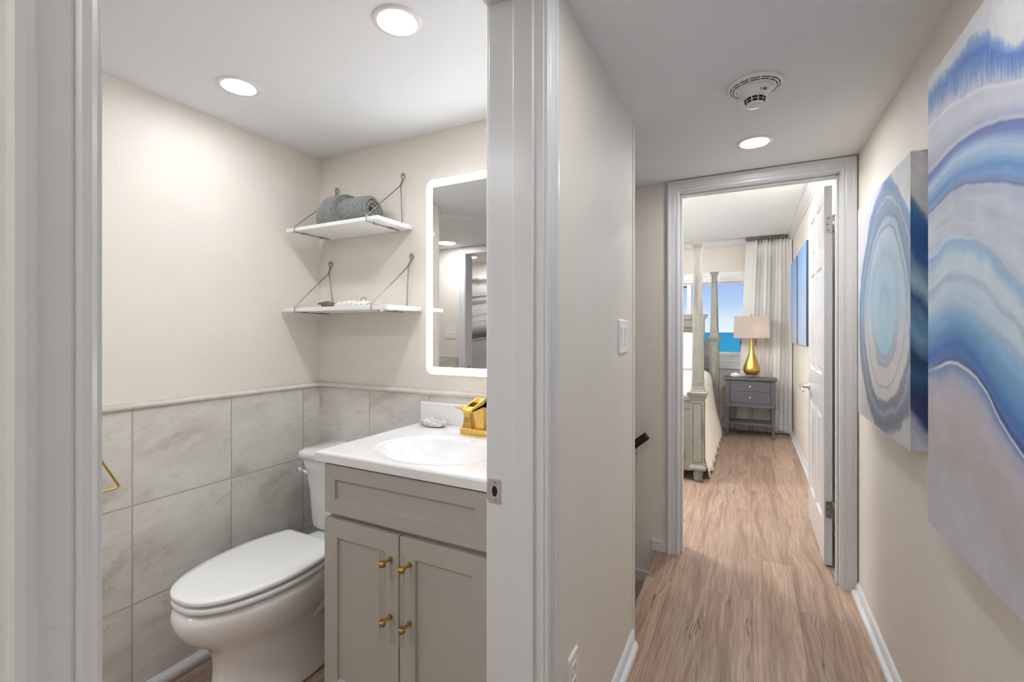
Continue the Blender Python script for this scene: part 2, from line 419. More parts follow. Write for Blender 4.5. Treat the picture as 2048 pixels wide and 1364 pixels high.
# bathroom doorway: jamb lining, stops, casings on both faces
t2 = sempty('trim_2', (XL, (D0+D1)/2, 0), 'white casing and jamb around the bathroom doorway')
jb = MB()
jb.box(XI-.002, XL+.002, D1, D1+.02, 0, DT+.02); jb.box(XI-.002, XL+.002, D0-.02, D0, 0, DT+.02); jb.box(XI-.002, XL+.002, D0, D1, DT, DT+.02)
jb.build('jamb', m_trim, t2, bevel=.0015)
sb = MB(); sb.box(-.492, -.440, D1-.011, D1, 0, DT); sb.box(-.492, -.440, D0, D0+.011, 0, DT); sb.box(-.492, -.440, D0+.011, D1-.011, DT-.011, DT)
sb.build('door_stop', m_trim, t2, bevel=.003)
cs = MB(); casing(cs, lambda a, t, z: (XL+t, a, min(z, CZ-.001)), D0, D1, DT, .004, [(d*.71, t) for d, t in PROF]); cs.build('casing', m_trim, t2)
cs = MB(); casing(cs, lambda a, t, z: (XI-t, a, min(z, CZ-.001)), D0, D1, DT, .004, [(d*.71, t) for d, t in PROF]); cs.build('casing', m_trim, t2)
pl = MB(); pz, py = .868, D1-.0015
pl.prism(rrect(-.562, -.528, pz-.029, pz+.029, .004), 'y', py-.0012, py+.0015)
pl.prism([(-.562, pz-.022), (-.566, pz-.02), (-.566, pz+.02), (-.562, pz+.022)], 'y', py-.001, py+.006)
spl = pl.build('strike_plate', m_chrome, t2); spl['label'] = 'silver strike plate with a dark latch hole'
hl = MB(); hl.prism([(-.5455+.0085*math.cos(a)*(1 if math.cos(a) > 0 else .7), pz+.0-.0+.013*math.sin(a)) for a in [2*PI*k/18 for k in range(18)]], 'y', py-.0016, py-.001)
hl.build('latch_hole', m_dark, spl)
for dz in (-.021, .021): MB().lathe([(.0035, -.0006), (.003, .0)], (-.543, py-.0012, pz+dz), 12, axis='y').build('screw', m_nickel, spl)

# bedroom doorway
t3 = sempty('trim_3', ((E0+E1)/2, YE, 0), 'white casing and jamb around the bedroom doorway')
jb = MB(); jb.box(E0-.02, E0, YE-.002, YE2+.002, 0, ET+.02); jb.box(E1, E1+.02, YE-.002, YE2+.002, 0, ET+.02); jb.box(E0, E1, YE-.002, YE2+.002, ET, ET+.02)
jb.build('jamb', m_trim, t3, bevel=.0015)
sb = MB(); sb.box(E0, E0+.011, 2.765, 2.80, 0, ET); sb.box(E1-.011, E1, 2.765, 2.80, 0, ET); sb.box(E0+.011, E1-.011, 2.765, 2.80, ET-.011, ET)
sb.build('door_stop', m_trim, t3, bevel=.003)
cs = MB(); casing(cs, lambda a, t, z: (min(a, XR-.001), YE-t, min(z, CZ-.002)), E0, E1, ET, .004, [(d*.93, t) for d, t in PROF]); cs.build('casing', m_trim, t3)
cs = MB(); casing(cs, lambda a, t, z: (min(a, XR-.001), YE2+t, z), E0, E1, ET, .004); cs.build('casing', m_trim, t3)

# doorway seen in the mirror
t4 = sempty('trim_4', (-2.16, -.78, 0), 'white door casing seen in the mirror')
jb = MB(); jb.box(-2.55, -2.53, -.902, -.778, 0, 2.05); jb.box(-1.79, -1.77, -.902, -.778, 0, 2.05); jb.box(-2.53, -1.79, -.902, -.778, 2.03, 2.05)
jb.build('jamb', m_trim, t4, bevel=.0015)
cs = MB(); casing(cs, lambda a, t, z: (a, -.78+t, min(z, CZ-.001)), -2.53, -1.79, 2.03, .004, [(d*.95, t) for d, t in PROF]); cs.build('casing', m_trim, t4)
sp4 = MB().box(-2.5305, -2.528, -.86, -.82, .85, .91); sp4.build('strike_plate', m_nickel, t4)

# baseboards with a quarter-round shoe: profile (out from wall, height)
BB = [(0, 0), (.030, 0), (.030, .010), (.027, .017), (.020, .021), (.013, .022), (.0125, .038), (.010, .042), (.011, .046), (.007, .052), (.002, .057), (0, .057)]
def sweep(mb, prof, f0, f1):
    mb.loft([[f0(d, h) for d, h in prof], [f1(d, h) for d, h in prof]], True, False); return mb
bb = sweep(MB(), BB, lambda d, h: (XR-d, -1.5, h), lambda d, h: (XR-d, YE-.0195-0*d, h)); struct(bb.build('baseboard_right', m_trim), 'white baseboard along the right hall wall')
bb = sweep(MB(), BB, lambda d, h: (XL+d, D1+.06, h), lambda d, h: (XL+d, 1.868-d*.9, h)); struct(bb.build('baseboard_left', m_trim), 'white baseboard along the left hall wall')
bb = sweep(MB(), BB, lambda d, h: (XR-d, 3.75, h), lambda d, h: (XR-d, YF-d, h)); struct(bb.build('baseboard_bedroom_right', m_trim), 'white baseboard along the bedroom right wall')
BB2 = [(d*.6, h*1.5) for d, h in BB]
bb = sweep(MB(), BB2, lambda d, h: (-4.08, YF-d, h), lambda d, h: (XR-.03, YF-d, h)); struct(bb.build('baseboard_far', m_trim), 'white baseboard under the bedroom window')
bb = MB(); bb.box(-.502, E0-.063, YE-.013, YE, 0, .057); bb.box(-.502, -.4905, YE-.013, YE, -.135, 0); bb.box(-1.0, -.4905, YE-.013, YE, -.19, -.135)
struct(bb.build('baseboard_end', m_trim), 'white stepped baseboard beside the stairs')
bb = sweep(MB(), [(0, 0), (.024, 0), (.024, .012), (.020, .021), (.012, .027), (0, .030)], lambda d, h: (XB+.012+d, .55, h), lambda d, h: (XB+.012+d, YB-.01, h))
struct(bb.build('baseboard_bathroom_left', m_trim), 'white rounded trim along the tiled bathroom wall')

# crown moulding in the bedroom
CR = [(0, 0), (0, -.085), (.008, -.085), (.014, -.07), (.03, -.055), (.045, -.03), (.05, -.012), (.065, -.008), (.065, 0)]
cw = MB(); cw.loft([[(XR-d, YE2, BZ+h) for d, h in CR], [(XR-d, YF-d, BZ+h) for d, h in CR], [(-4.08, YF-d, BZ+h) for d, h in CR]], True, False)
struct(cw.build('trim_5', m_trim), 'white crown moulding in the bedroom')

# tiled wainscot and its rounded rail
struct(MB().box(XB, XB+.012, .55, YB, 0, .985).build('wall_tile_left', m_tileL), 'stone tile wainscot beside the toilet')
struct(MB().box(XB+.012, XI, YB-.012, YB, 0, .985).build('wall_tile_back', m_tileB), 'stone tile wainscot behind the vanity')
RL = [(0, 0), (.012, 0), (.020, .004), (.023, .011), (.020, .019), (.012, .023), (0, .025)]
rl = MB(); rl.loft([[(XB+d, .55, .982+h) for d, h in RL], [(XB+d, YB-d, .982+h) for d, h in RL], [(XI, YB-d, .982+h) for d, h in RL]], True, True)
struct(rl.build('trim_6', m_rail), 'rounded stone rail above the bathroom tiles')
struct(MB().box(XB-.002, XB+.004, .545, .557, 1.0, CZ).build('trim_7', m_trim), 'thin corner trim seen in the mirror')
struct(MB().box(-3.08, -2.62, -.78, -.768, 0, 1.0).build('wall_tile_rear', m_tileB), 'stone tile wainscot seen in the mirror')
struct(MB().loft([[(x+dx, y+dx*.7, z) for dx, z in ((-.008, CZ), (.008, CZ), (.008, CZ-.014), (-.008, CZ-.014))] for x, y in ((-1.97, .41), (-1.62, -.07))], True, False).build('trim_8', m_trim), 'thin white ceiling track seen in the mirror')

# ------------------------------------------------------------------ recessed lights and added fill lights
def lens_mat(name, strength, col=(.985, .985, .98, 1)):
    return M(name, (1, 1, 1, 1), .5, emit=col, estr=strength)
m_lensB = lens_mat('lens_bath', LAMP_BATH, (.945, .972, 1, 1)); m_lensC = lens_mat('lens_bath_low', LAMP_BATH*.52, (.945, .972, 1, 1)); m_lensH = lens_mat('lens_hall', LAMP_HALL); m_lensR = lens_mat('fill_lens_bedroom', FILL_BED)  # the bedroom lens serves only added fill lights
def downlight(x, y, z, label, lens, r=.050, group=None):
    t = thing('recessed_light', label, 'ceiling light', (x, y, z), group)
    MB().lathe([(r+.017, 0), (r+.015, -.004), (r+.004, -.006), (r, -.004), (r, 0)], (x, y, z), 48, cap=False).build('trim_ring', m_plate, t)
    MB().lathe([(r, -.002), (r*.8, -.0045), (r*.4, -.0065), (.002, -.007)], (x, y, z), 40).build('lens', lens, t)
    return t
downlight(-1.569, .98, CZ, 'round recessed light above the toilet, further left in the bathroom ceiling', m_lensC)
downlight(-.856, .974, CZ, 'round recessed light above the vanity, nearer the bathroom doorway', m_lensB)
downlight(.018, 2.328, CZ, 'round recessed light in the hall ceiling behind the smoke detector', m_lensH, .056)
downlight(-.0, .95, CZ, 'round recessed light in the hall ceiling over the large canvas', m_lensH, .042)
downlight(-2.57, -.51, CZ, 'round recessed light reflected in the mirror, nearer one', m_lensC, .085)
downlight(-1.15, -.15, CZ, 'added unseen fill light in the bathroom ceiling hidden by the left casing', m_lensB, .065)  # extra downlight added out of view to light cabinet and toilet
downlight(-2.81, -1.33, CZ, 'round recessed light reflected in the mirror through the doorway', m_lensH, .06)
for x, y, lb in ((-1.9, 5.6, 'in the bedroom ceiling over the pillows'), (.08, 4.0, 'in the bedroom ceiling near the open door'), (-2.9, 4.3, 'in the bedroom ceiling over the far side of the bed')):
    downlight(x, y, BZ, 'added unseen fill light '+lb, m_lensR, .065)  # bedroom fill lights, added out of view to brighten the room

m_dome = lens_mat('fill_dome_glass', FILL_DOME); m_domeb = lens_mat('bedroom_fill_glass', FILL_DOME_BED)  # glow of the two added fill domes
def dome(x, y, z, r, drop, label, m_dome=m_dome):
    t = thing('added_dome_lamp', label, 'ceiling light', (x, y, z))
    MB().lathe([(r*.55, 0), (r*.55, -drop*.35), (r*.5, -drop*.4)], (x, y, z), 40).build('ceiling_base', m_plate, t)
    MB().lathe([(r*.5, -drop*.36), (r*.86, -drop*.46), (r, -drop*.62), (r*.93, -drop*.8), (r*.6, -drop*.95), (.004, -drop)], (x, y, z), 40).build('glass_dome', m_dome, t)
dome(.02, -.85, CZ, .17, .20, 'added unseen dome fill light at the near end of the hall')  # dome added behind the camera to lift the hall ceiling and walls
dome(-1.5, 3.5, BZ, .24, .34, 'added unseen dome fill light in the bedroom ceiling over the foot of the bed', m_domeb)  # invented dome out of frame, brightens bedroom ceiling and window wall

# ------------------------------------------------------------------ smoke detector
cx, cy = .015, 1.79
t = thing('smoke_detector', 'white cone-shaped smoke detector with dark slots on the hall ceiling', 'smoke detector', (cx, cy, CZ))
bs = MB().lathe([(.0865, 0), (.0865, -.007), (.082, -.010), (.060, -.018), (.058, -.018)], (cx, cy, CZ), 64).build('base_plate', m_plate, t)
vs = MB()
for rr, zz in ((.0755, -.0122), (.0675, -.0152)):
    for k in range(14):
        a0 = 2*PI*k/14+.03; a1 = 2*PI*(k+1)/14-.03; rings = []
        for q in range(7):
            a = a0+(a1-a0)*q/6
            rings.append([(cx+(rr+dr)*math.cos(a), cy+(rr+dr)*math.sin(a), CZ+zz+dz) for dr, dz in ((-.0014, -.0012), (.0014, -.0002), (.0014, .002), (-.0014, .001))])
        vs.loft(rings, True, False)
vs.build('vent_slots', m_dark, bs)
bd = MB().lathe([(.058, -.017), (.0575, -.024), (.053, -.030), (.046, -.036), (.0365, -.0465), (.0325, -.0495), (.0285, -.0675), (.0245, -.0725), (.020, -.0735), (.019, -.0725), (.004, -.0725)], (cx, cy, CZ), 56).build('sensor_cone', m_plate, t)
gr = MB()
for z0, z1, r0, r1 in ((-.0505, -.0575, .0325, .0309), (-.0595, -.0665, .0304, .0288)):
    for k in range(10):
        a0 = 2*PI*k/10+.06; a1 = 2*PI*(k+1)/10-.06; rings = []
        for q in range(5):
            a = a0+(a1-a0)*q/4
            rings.append([(cx+r*math.cos(a), cy+r*math.sin(a), CZ+z) for r, z in ((r0-.002, z0), (r0+.0006, z0), (r1+.0006, z1), (r1-.002, z1))])
        gr.loft(rings, True, False)
gr.build('sensor_grille', m_dark, bd)
lb = MB()
a = -1.02
for off, wd, hh in ((-.007, .003, .004), (.006, .013, .005)):
    px, py = cx+.0455*math.cos(a), cy+.0455*math.sin(a); tx, ty = -math.sin(a), math.cos(a)
    q = [(px+tx*(off-wd/2), py+ty*(off-wd/2)), (px+tx*(off+wd/2), py+ty*(off+wd/2))]
    nx, ny = math.cos(a)*.004, math.sin(a)*.004
    vs_ = [(q[0][0]+nx, q[0][1]+ny, CZ-.034), (q[1][0]+nx, q[1][1]+ny, CZ-.034), (q[1][0], q[1][1], CZ-.034-hh), (q[0][0], q[0][1], CZ-.034-hh)]
    vs_ += [(x-nx*1.5, y-ny*1.5, z) for x, y, z in vs_]
    lb.add(vs_, [(0, 1, 2, 3), (7, 6, 5, 4), (0, 4, 5, 1), (1, 5, 6, 2), (2, 6, 7, 3), (3, 7, 4, 0)])
lb.build('status_label', m_letter, bd)

# ------------------------------------------------------------------ switch and outlets
def plate_x(mb, x, y0, y1, z0, z1, th=.006, r=.006):
    mb.loft([[(x+h, *p) for p in rrect(y0+i, y1-i, z0+i, z1-i, r)] for h, i in ((0, 0), (th*.5, 0), (th, .003))], True, False)
y0, y1, z0, z1 = 1.640, 1.770, 1.172, 1.295
t = thing('light_switch', 'white double rocker light switch on the hall wall', 'light switch', (XL, (y0+y1)/2, z0))
p = MB(); plate_x(p, XL, y0, y1, z0, z1); p.build('wall_plate', m_plate, t)
for yc in (1.681, 1.729):
    p = MB(); p.prism([(XL+.004, z0+.028), (XL+.007, z0+.028), (XL+.0085, (z0+z1)/2), (XL+.011, z1-.028), (XL+.004, z1-.028)], 'y', yc-.0165, yc+.0165)
    # prism axis y expects (x,z)
    p.build('rocker', m_seat, t, bevel=.001)
y0, y1, z0, z1 = 1.125, 1.197, .283, .400
t = thing('power_outlet', 'white power outlet low on the left hall wall', 'outlet', (XL, (y0+y1)/2, z0))
p = MB(); plate_x(p, XL, y0, y1, z0, z1); p.build('wall_plate', m_plate, t)
for zc in ((z0+z1)/2+.021, (z0+z1)/2-.021):
    p = MB(); p.loft([[(XL+h, *q) for q in rrect((y0+y1)/2-.017, (y0+y1)/2+.017, zc-.014, zc+.014, .008)] for h in (.005, .0075)], True, False)
    rc = p.build('receptacle', m_seat, t)
    for dy in (-.006, .006): MB().box(XL+.0070, XL+.0078, (y0+y1)/2+dy-.001, (y0+y1)/2+dy+.001, zc-.003, zc+.006).build('slot', m_dark, rc)
    MB().box(XL+.0070, XL+.0078, (y0+y1)/2-.002, (y0+y1)/2+.002, zc-.010, zc-.006).build('ground_hole', m_dark, rc)
t = thing('wall_outlet', 'white double outlet plate reflected in the mirror', 'outlet', (-2.71, -.78, 1.19))
p = MB(); p.loft([[(q[0], -.78+h, q[1]) for q in rrect(-2.77, -2.65, 1.19, 1.31, .006)] for h in (0, .006)], True, False); p.build('wall_plate', m_plate, t)
for xc in (-2.735, -2.685):
    p = MB().box(xc-.016, xc+.016, -.775, -.772, 1.215, 1.285).build('receptacle', m_seat, t, bevel=.002)
    for zc in (1.232, 1.268):
        for dx in (-.006, .006): MB().box(xc+dx-.0015, xc+dx+.0015, -.7725, -.7715, zc-.004, zc+.006).build('slot', m_dark, p)

# ------------------------------------------------------------------ handrail
t = thing('handrail', 'black square handrail going down the stairs at the end of the hall', 'handrail', (-.58, YE, .52))
ax, az, bx, bz = -.517, .665, -1.45, -.12
d = Vector((bx-ax, 0, bz-az)).normalized(); n_ = Vector((-d.z, 0, d.x))
h = .021; q = []
for P_, e in (((ax, az), 0), ((bx, bz), 0)):
    q.append([(P_[0]+n_.x*s1*h, yy, P_[1]+n_.z*s1*h) for s1, yy in ((-1, 2.635), (1, 2.635), (1, 2.675), (-1, 2.675))])
MB().loft(q, True, False).build('rail', m_black, t, bevel=.002)
for k, px in enumerate((-.600, -1.25)):
    zz = az+(px-ax)*(bz-az)/(bx-ax)
    b_ = MB().box(px-.045, px+.026, YE-.012, YE, zz-.105, zz+.01); bp = b_.build('bracket_plate', m_wall, t, bevel=.002); bp['label'] = 'beige bracket plate'
    MB().tube([(px, YE-.01, zz-.05), (px, YE-.045, zz-.05), (px, 2.66, zz-.042), (px, 2.657, zz-.015)], .007).build('bracket_arm', m_black, t)

# ------------------------------------------------------------------ painted canvases
def fbm(x, y, seed, oct=4):
    r = np.random.RandomState(seed); out = np.zeros_like(x); amp = 1.0; tot = 0
    for o in range(oct):
        g_ = r.rand(64, 64)
        xi = np.floor(x).astype(int); yi = np.floor(y).astype(int); fx = x-xi; fy = y-yi
        fx = fx*fx*(3-2*fx); fy = fy*fy*(3-2*fy)
        a = g_[xi % 64, yi % 64]; b = g_[(xi+1) % 64, yi % 64]; c = g_[xi % 64, (yi+1) % 64]; d_ = g_[(xi+1) % 64, (yi+1) % 64]
        out += amp*((a*(1-fx)+b*fx)*(1-fy)+(c*(1-fx)+d_*fx)*fy); tot += amp; amp *= .55; x = x*2.03+7.1; y = y*2.03+3.7
    return out/tot
def lin(c): return np.array(sr(*c)[:3])
def ramp1(p, stops):
    x = np.array([q[0] for q in stops]); c = np.array([lin(q[1]) for q in stops])
    return np.stack([np.interp(p, x, c[:, k]) for k in range(3)], -1)
WAVE_S = np.array([0, .04, .08, .12, .16, .20, .25, .30, .35, .40, .44, .48, .70, .95])
WAVE = [
  [1.139, 1.138, 1.135, 1.132, 1.129, 1.132, 1.135, 1.126, 1.107, 1.066, 1.033, 1.014, .98, .94],   # 1 upper edge of the blue fringe
  [1.085, 1.082, 1.080, 1.074, 1.066, 1.059, 1.048, 1.036, 1.014, .995, .980, .965, .93, .88],      # 2 foot of the fringe
  [1.056, 1.055, 1.052, 1.05, 1.047, 1.039, 1.03, 1.019, 1.004, 0.983, 0.968, 0.953, .90, .85],     # 3 pale thread
  [0.927, 0.929, 0.933, 0.937, 0.939, 0.94, 0.937, 0.932, 0.923, 0.911, 0.897, 0.883, .83, .76],    # 4 violet edge
  [0.897, 0.9, 0.905, 0.91, 0.915, 0.916, 0.91, 0.903, 0.892, 0.878, 0.862, 0.847, .79, .70],       # 5
  [0.857, 0.858, 0.86, 0.862, 0.864, 0.863, 0.861, 0.855, 0.847, 0.83, 0.816, 0.796, .73, .64],     # 6 blue band
  [0.828, 0.83, 0.834, 0.839, 0.839, 0.84, 0.834, 0.824, 0.81, 0.795, 0.782, 0.768, .69, .60],      # 7 dark line
  [0.699, 0.704, 0.712, 0.721, 0.72, 0.717, 0.71, 0.695, 0.673, 0.645, 0.619, 0.594, .48, .36],     # 8 soft blue arc
  [0.663, 0.668, 0.676, 0.685, 0.685, 0.683, 0.675, 0.657, 0.635, 0.604, 0.579, 0.55, .43, .31],    # 9
  [0.539, 0.545, 0.555, 0.566, 0.576, 0.57, 0.562, 0.548, 0.527, 0.503, 0.483, 0.46, .34, .22],     # 10 pale to blue
  [0.441, 0.449, 0.464, 0.476, 0.482, 0.484, 0.469, 0.445, 0.413, 0.379, 0.354, 0.333, .24, .14],   # 11 deep blue core
  [0.4, 0.406, 0.417, 0.428, 0.433, 0.434, 0.423, 0.409, 0.382, 0.338, 0.311, 0.291, .20, .10],     # 12 white vein
  [0.367, 0.372, 0.381, 0.39, 0.399, 0.403, 0.393, 0.383, 0.344, 0.31, 0.288, 0.272, .17, .07],     # 13
  [0.287, 0.288, 0.289, 0.29, 0.291, 0.293, 0.294, 0.28, 0.254, 0.228, 0.212, 0.196, .10, .02]]     # 14 rose grey
def wave_colors(s, t, grey=False):
    """large canvas: s metres from its far edge, t height above its lower edge"""
    n1 = fbm(s*6+3, t*6, 1)-.5; n2 = fbm(s*26, t*26, 2)-.5; n3 = fbm(s*190, t*24+5, 3, 3)-.5; n4 = fbm(s*9+8, t*40, 4)-.5
    cs = [np.interp(s, WAVE_S, c) for c in WAVE]
    cs[0] = cs[0]+n3*.022+n2*.03+n1*.03; cs[1] = cs[1]+n3*.03+n2*.03
    for k in (5, 7, 8, 9, 12, 13): cs[k] = cs[k]+n1*.030+n2*.010
    for k in (2, 3, 6, 11): cs[k] = cs[k]+n1*.010+n2*.004
    for k in range(1, len(cs)): cs[k] = np.minimum(cs[k], cs[k-1]-.005)
    p = np.where(t >= cs[0], np.clip(1-(t-cs[0])/.05, 0, 1), 0.0)
    for k in range(len(cs)-1):
        m_ = (t < cs[k]) & (t >= cs[k+1]); p = np.where(m_, k+1+(cs[k]-t)/(cs[k]-cs[k+1]), p)
    p = np.where(t < cs[-1], 14+np.clip((cs[-1]-t)/.22, 0, 1), p)
    out = ramp1(p, [(0, (238, 241, 246)), (.75, (232, 237, 246)), (1.0, (150, 182, 230)), (1.25, (86, 134, 214)), (1.75, (120, 156, 216)), (2.1, (176, 190, 222)), (2.9, (200, 206, 226)), (3.0, (226, 230, 240)), (3.12, (206, 210, 228)),
        (3.5, (208, 211, 230)), (3.82, (176, 184, 214)), (3.95, (206, 212, 234)), (4.02, (96, 110, 186)), (4.5, (110, 134, 202)), (4.95, (160, 192, 234)), (5.2, (184, 212, 242)), (5.6, (156, 194, 236)), (6.0, (104, 156, 220)),
        (6.5, (128, 172, 226)), (6.9, (140, 160, 206)), (7.0, (108, 124, 182)), (7.04, (196, 206, 230)), (7.3, (210, 218, 236)), (7.75, (214, 222, 240)), (7.95, (206, 222, 242)), (8.03, (158, 192, 230)), (8.6, (176, 210, 240)),
        (9.0, (208, 226, 246)), (9.3, (214, 228, 246)), (9.45, (192, 206, 232)), (9.6, (204, 226, 246)), (9.9, (200, 224, 244)), (10.0, (176, 210, 240)), (10.3, (136, 188, 232)), (10.75, (96, 156, 216)), (11.0, (64, 118, 194)),
        (11.6, (84, 130, 196)), (11.86, (70, 96, 164)), (11.95, (226, 230, 240)), (12.05, (228, 230, 238)), (12.12, (128, 152, 200)), (12.6, (150, 172, 212)), (13.0, (188, 192, 214)), (13.5, (204, 199, 210)), (14.0, (204, 194, 198)), (14.4, (198, 194, 200)), (15.0, (206, 208, 218))])
    fade = np.clip((.10-s)/.10, 0, 1)*np.clip(1-np.abs(p-11.95)/.4, 0, 1)
    out = out*(1-fade[..., None])+fade[..., None]*lin((150, 172, 212))
    deep = np.clip((s-.20)/.12, 0, 1)*np.clip(1-np.abs(p-11.70)/.20, 0, 1)*.75
    out = out*(1-deep[..., None])+deep[..., None]*lin((50, 66, 130))
    fl_ = fbm(s*5+p*.15, p*7, 5)-.5; body = np.clip((p-3)/2, 0, 1)*np.clip((13.5-p)/2, 0, 1)
    out *= (1+(.30*fl_*body+.16*n2+.10*n4+.45*n3*np.clip((2.8-p), 0, 1)*(p > .7)))[..., None]
    out = np.clip(out, 0, .92)
    if grey:
        l_ = out@np.array([.45, .45, .10]); l_ = np.clip((l_-.10)*1.05, .05, .8); out = np.stack([l_, l_*.985, l_*.96], -1)
    return out
def agate_colors(y, z, side=False):
    """small canvas with agate rings"""
    n1 = fbm(y*5+2, z*5, 11)-.5; n2 = fbm(y*16, z*16, 12)-.5; n3 = fbm(y*50, z*50, 13)-.5
    dy = (y-2.04)/.405; dz = (z-1.33)/.425
    up = np.clip((z-1.20)/.22, 0, 1); up = up*up*(3-2*up)
    r = (np.abs(dy)**2.0+np.abs(dz)**2.0)**.5+n1*.20*(.4+.6*np.clip(dy*dy+dz*dz, 0, 1))+n2*.05
    r = r*(1+.10*np.clip(dz, 0, 1)*np.abs(dy))
    a = ramp1(r, [(0, (168, 206, 234)), (.16, (126, 172, 212)), (.22, (164, 200, 228)), (.36, (176, 204, 230)), (.46, (160, 190, 220)), (.60, (188, 211, 232)), (.645, (182, 206, 228)), (.66, (112, 138, 170)), (.69, (170, 196, 220)), (.735, (164, 192, 218)), (.75, (100, 134, 172)), (.80, (116, 150, 188)), (.865, (122, 152, 188)), (.875, (206, 220, 234)), (.885, (112, 146, 186)), (.96, (88, 136, 198)), (1.0, (108, 150, 206)), (1.03, (222, 226, 236)), (1.6, (230, 232, 238))])
    b = ramp1(r, [(0, (126, 206, 236)), (.22, (112, 192, 228)), (.33, (150, 202, 226)), (.38, (126, 150, 178)), (.42, (160, 176, 196)), (.455, (120, 130, 152)), (.48, (202, 201, 207)), (.60, (206, 202, 208)), (.63, (198, 196, 203)), (.645, (136, 138, 156)), (.665, (204, 202, 208)), (.755, (202, 203, 212)), (.775, (92, 102, 136)), (.83, (84, 98, 136)), (.87, (140, 156, 188)), (.90, (96, 112, 150)), (.96, (78, 92, 128)), (1.01, (112, 128, 160)), (1.05, (204, 204, 212)), (1.6, (212, 210, 214))])
    out = a*up[..., None]+b*(1-up)[..., None]
    glare = np.exp(-((z-1.30)/.10)**2)*np.clip(1.02-r, 0, .5)*1.0  # pale band: window glare painted into the canvas colour
    out = out*(1-glare[..., None])+glare[..., None]*lin((206, 232, 246))
    out *= (1+.14*n3+.14*n2)[..., None]
    return np.clip(out, 0, .92)
def agate_side(x, z):
    n1 = fbm(x*18+z*4, z*7, 21)-.5; n2 = fbm(x*70+z*30, z*26, 22)-.5
    q = z+n1*.16+(x-.42)*1.2
    xs = np.array([.85, .95, 1.0, 1.03, 1.10, 1.17, 1.22, 1.28, 1.36, 1.42, 1.50, 1.56, 1.62, 1.65, 1.68, 1.95])
    cs_ = [(214, 212, 218), (190, 192, 206), (150, 160, 186), (28, 58, 108), (16, 46, 92), (30, 84, 130), (18, 52, 100), (110, 156, 190), (24, 80, 134), (150, 182, 206), (40, 92, 150), (22, 78, 146), (30, 96, 158), (80, 124, 164), (202, 204, 210), (212, 212, 216)]
    cl = np.array([lin(c) for c in cs_]); out = np.stack([np.interp(q, xs, cl[:, k]) for k in range(3)], -1)
    return np.clip(out*(1+.5*n2)[..., None], 0, .95)
def paint_grid(name, parent, u, v, to3, col, mat=None):
    U, V = np.meshgrid(u, v, indexing='ij'); cc = col(U, V); n, m = U.shape
    pts = [to3(U[i, j], V[i, j]) for i in range(n) for j in range(m)]
    mb = MB(); mb.add(pts, [(i*m+j, (i+1)*m+j, (i+1)*m+j+1, i*m+j+1) for i in range(n-1) for j in range(m-1)])
    o = mb.build(name, mat or m_paint, parent, fix=False)
    at = o.data.color_attributes.new('paint', 'FLOAT_COLOR', 'POINT')
    at.data.foreach_set('color', np.concatenate([cc.reshape(-1, 3), np.ones((n*m, 1))], 1).astype(np.float32).ravel()); return o

# large wave canvas
YA, ZA, ZB_, XF, WD = 1.612, .743, 1.926, .425, .92
t = thing('canvas_painting', 'large blue and white wave abstract canvas nearest on the right wall', 'painting', (XR, YA-WD/2, ZA))
MB().box(XF+.002, XR-.002, YA-WD+.001, YA-.001, ZA+.001, ZB_-.001).build('stretcher', m_canvas, t)
paint_grid('painted_face', t, np.concatenate([np.linspace(0, .5, 330), np.linspace(.505, WD, 40)]), np.linspace(0, ZB_-ZA, 440), lambda s, q: (XF, YA-s, ZA+q), wave_colors)
# small agate canvas
t = thing('canvas_painting', 'smaller blue agate-ring canvas with dark blue edge, beside the bedroom doorway', 'painting', (XR, 2.11, .90))
MB().box(.421, XR-.002, 1.743, 2.479, .902, 1.779).build('stretcher', m_canvas, t)
paint_grid('painted_face', t, np.linspace(1.741, 2.48, 200), np.linspace(.90, 1.781, 240), lambda y, z: (.419, y, z), agate_colors, m_gloss)
e = paint_grid('painted_edge', t, np.linspace(.419, XR-.001, 14), np.linspace(.90, 1.781, 200), lambda x, z: (x, 1.741, z), agate_side); e['label'] = 'dark blue painted edge'
# canvas seen in the mirror
t = thing('canvas_painting', 'grey and white wave abstract canvas reflected in the mirror', 'painting', (-2.75, -1.75, .74))
MB().box(-3.13, -2.31, -1.748, -1.712, .741, 1.939).build('stretcher', m_canvas, t)
paint_grid('painted_face', t, np.linspace(0, .82, 100), np.linspace(0, 1.2, 160), lambda s, q: (-2.31-s, -1.71, .74+q), lambda s, q: wave_colors((.82-s)*.55, q*.985, True))
# two in the bedroom
def pale_colors(y, z):
    n1 = fbm(y*3, z*2, 31)-.5; n2 = fbm(y*14, z*8, 32)-.5; f = np.clip((z-1.13)/.9+n1*.5, 0, 1)[..., None]
    out = lin((176, 190, 212))*(1-f)+lin((128, 176, 232))*f; wm = np.clip((1.35-z)/.2+n1, 0, 1)[..., None]*np.clip((y-5.6)/.3, 0, 1)[..., None]
    out = out*(1-.6*wm)+.6*wm*lin((214, 190, 160)); return np.clip(out*(1+.2*n2)[..., None], 0, .95)
for y0, y1, lb in ((5.50, 6.27, 'pale blue canvas on the bedroom wall nearer the curtain'), (4.62, 5.40, 'pale blue canvas on the bedroom wall nearer the open door')):
    t = thing('canvas_painting', lb, 'painting', (XR, (y0+y1)/2, 1.13))
    MB().box(.424, XR-.002, y0, y1, 1.13, 2.03).build('stretcher', m_navy, t)
    paint_grid('painted_face', t, np.linspace(y0, y1, 40), np.linspace(1.13, 2.03, 60), lambda y, z: (.4235, y, z), pale_colors)

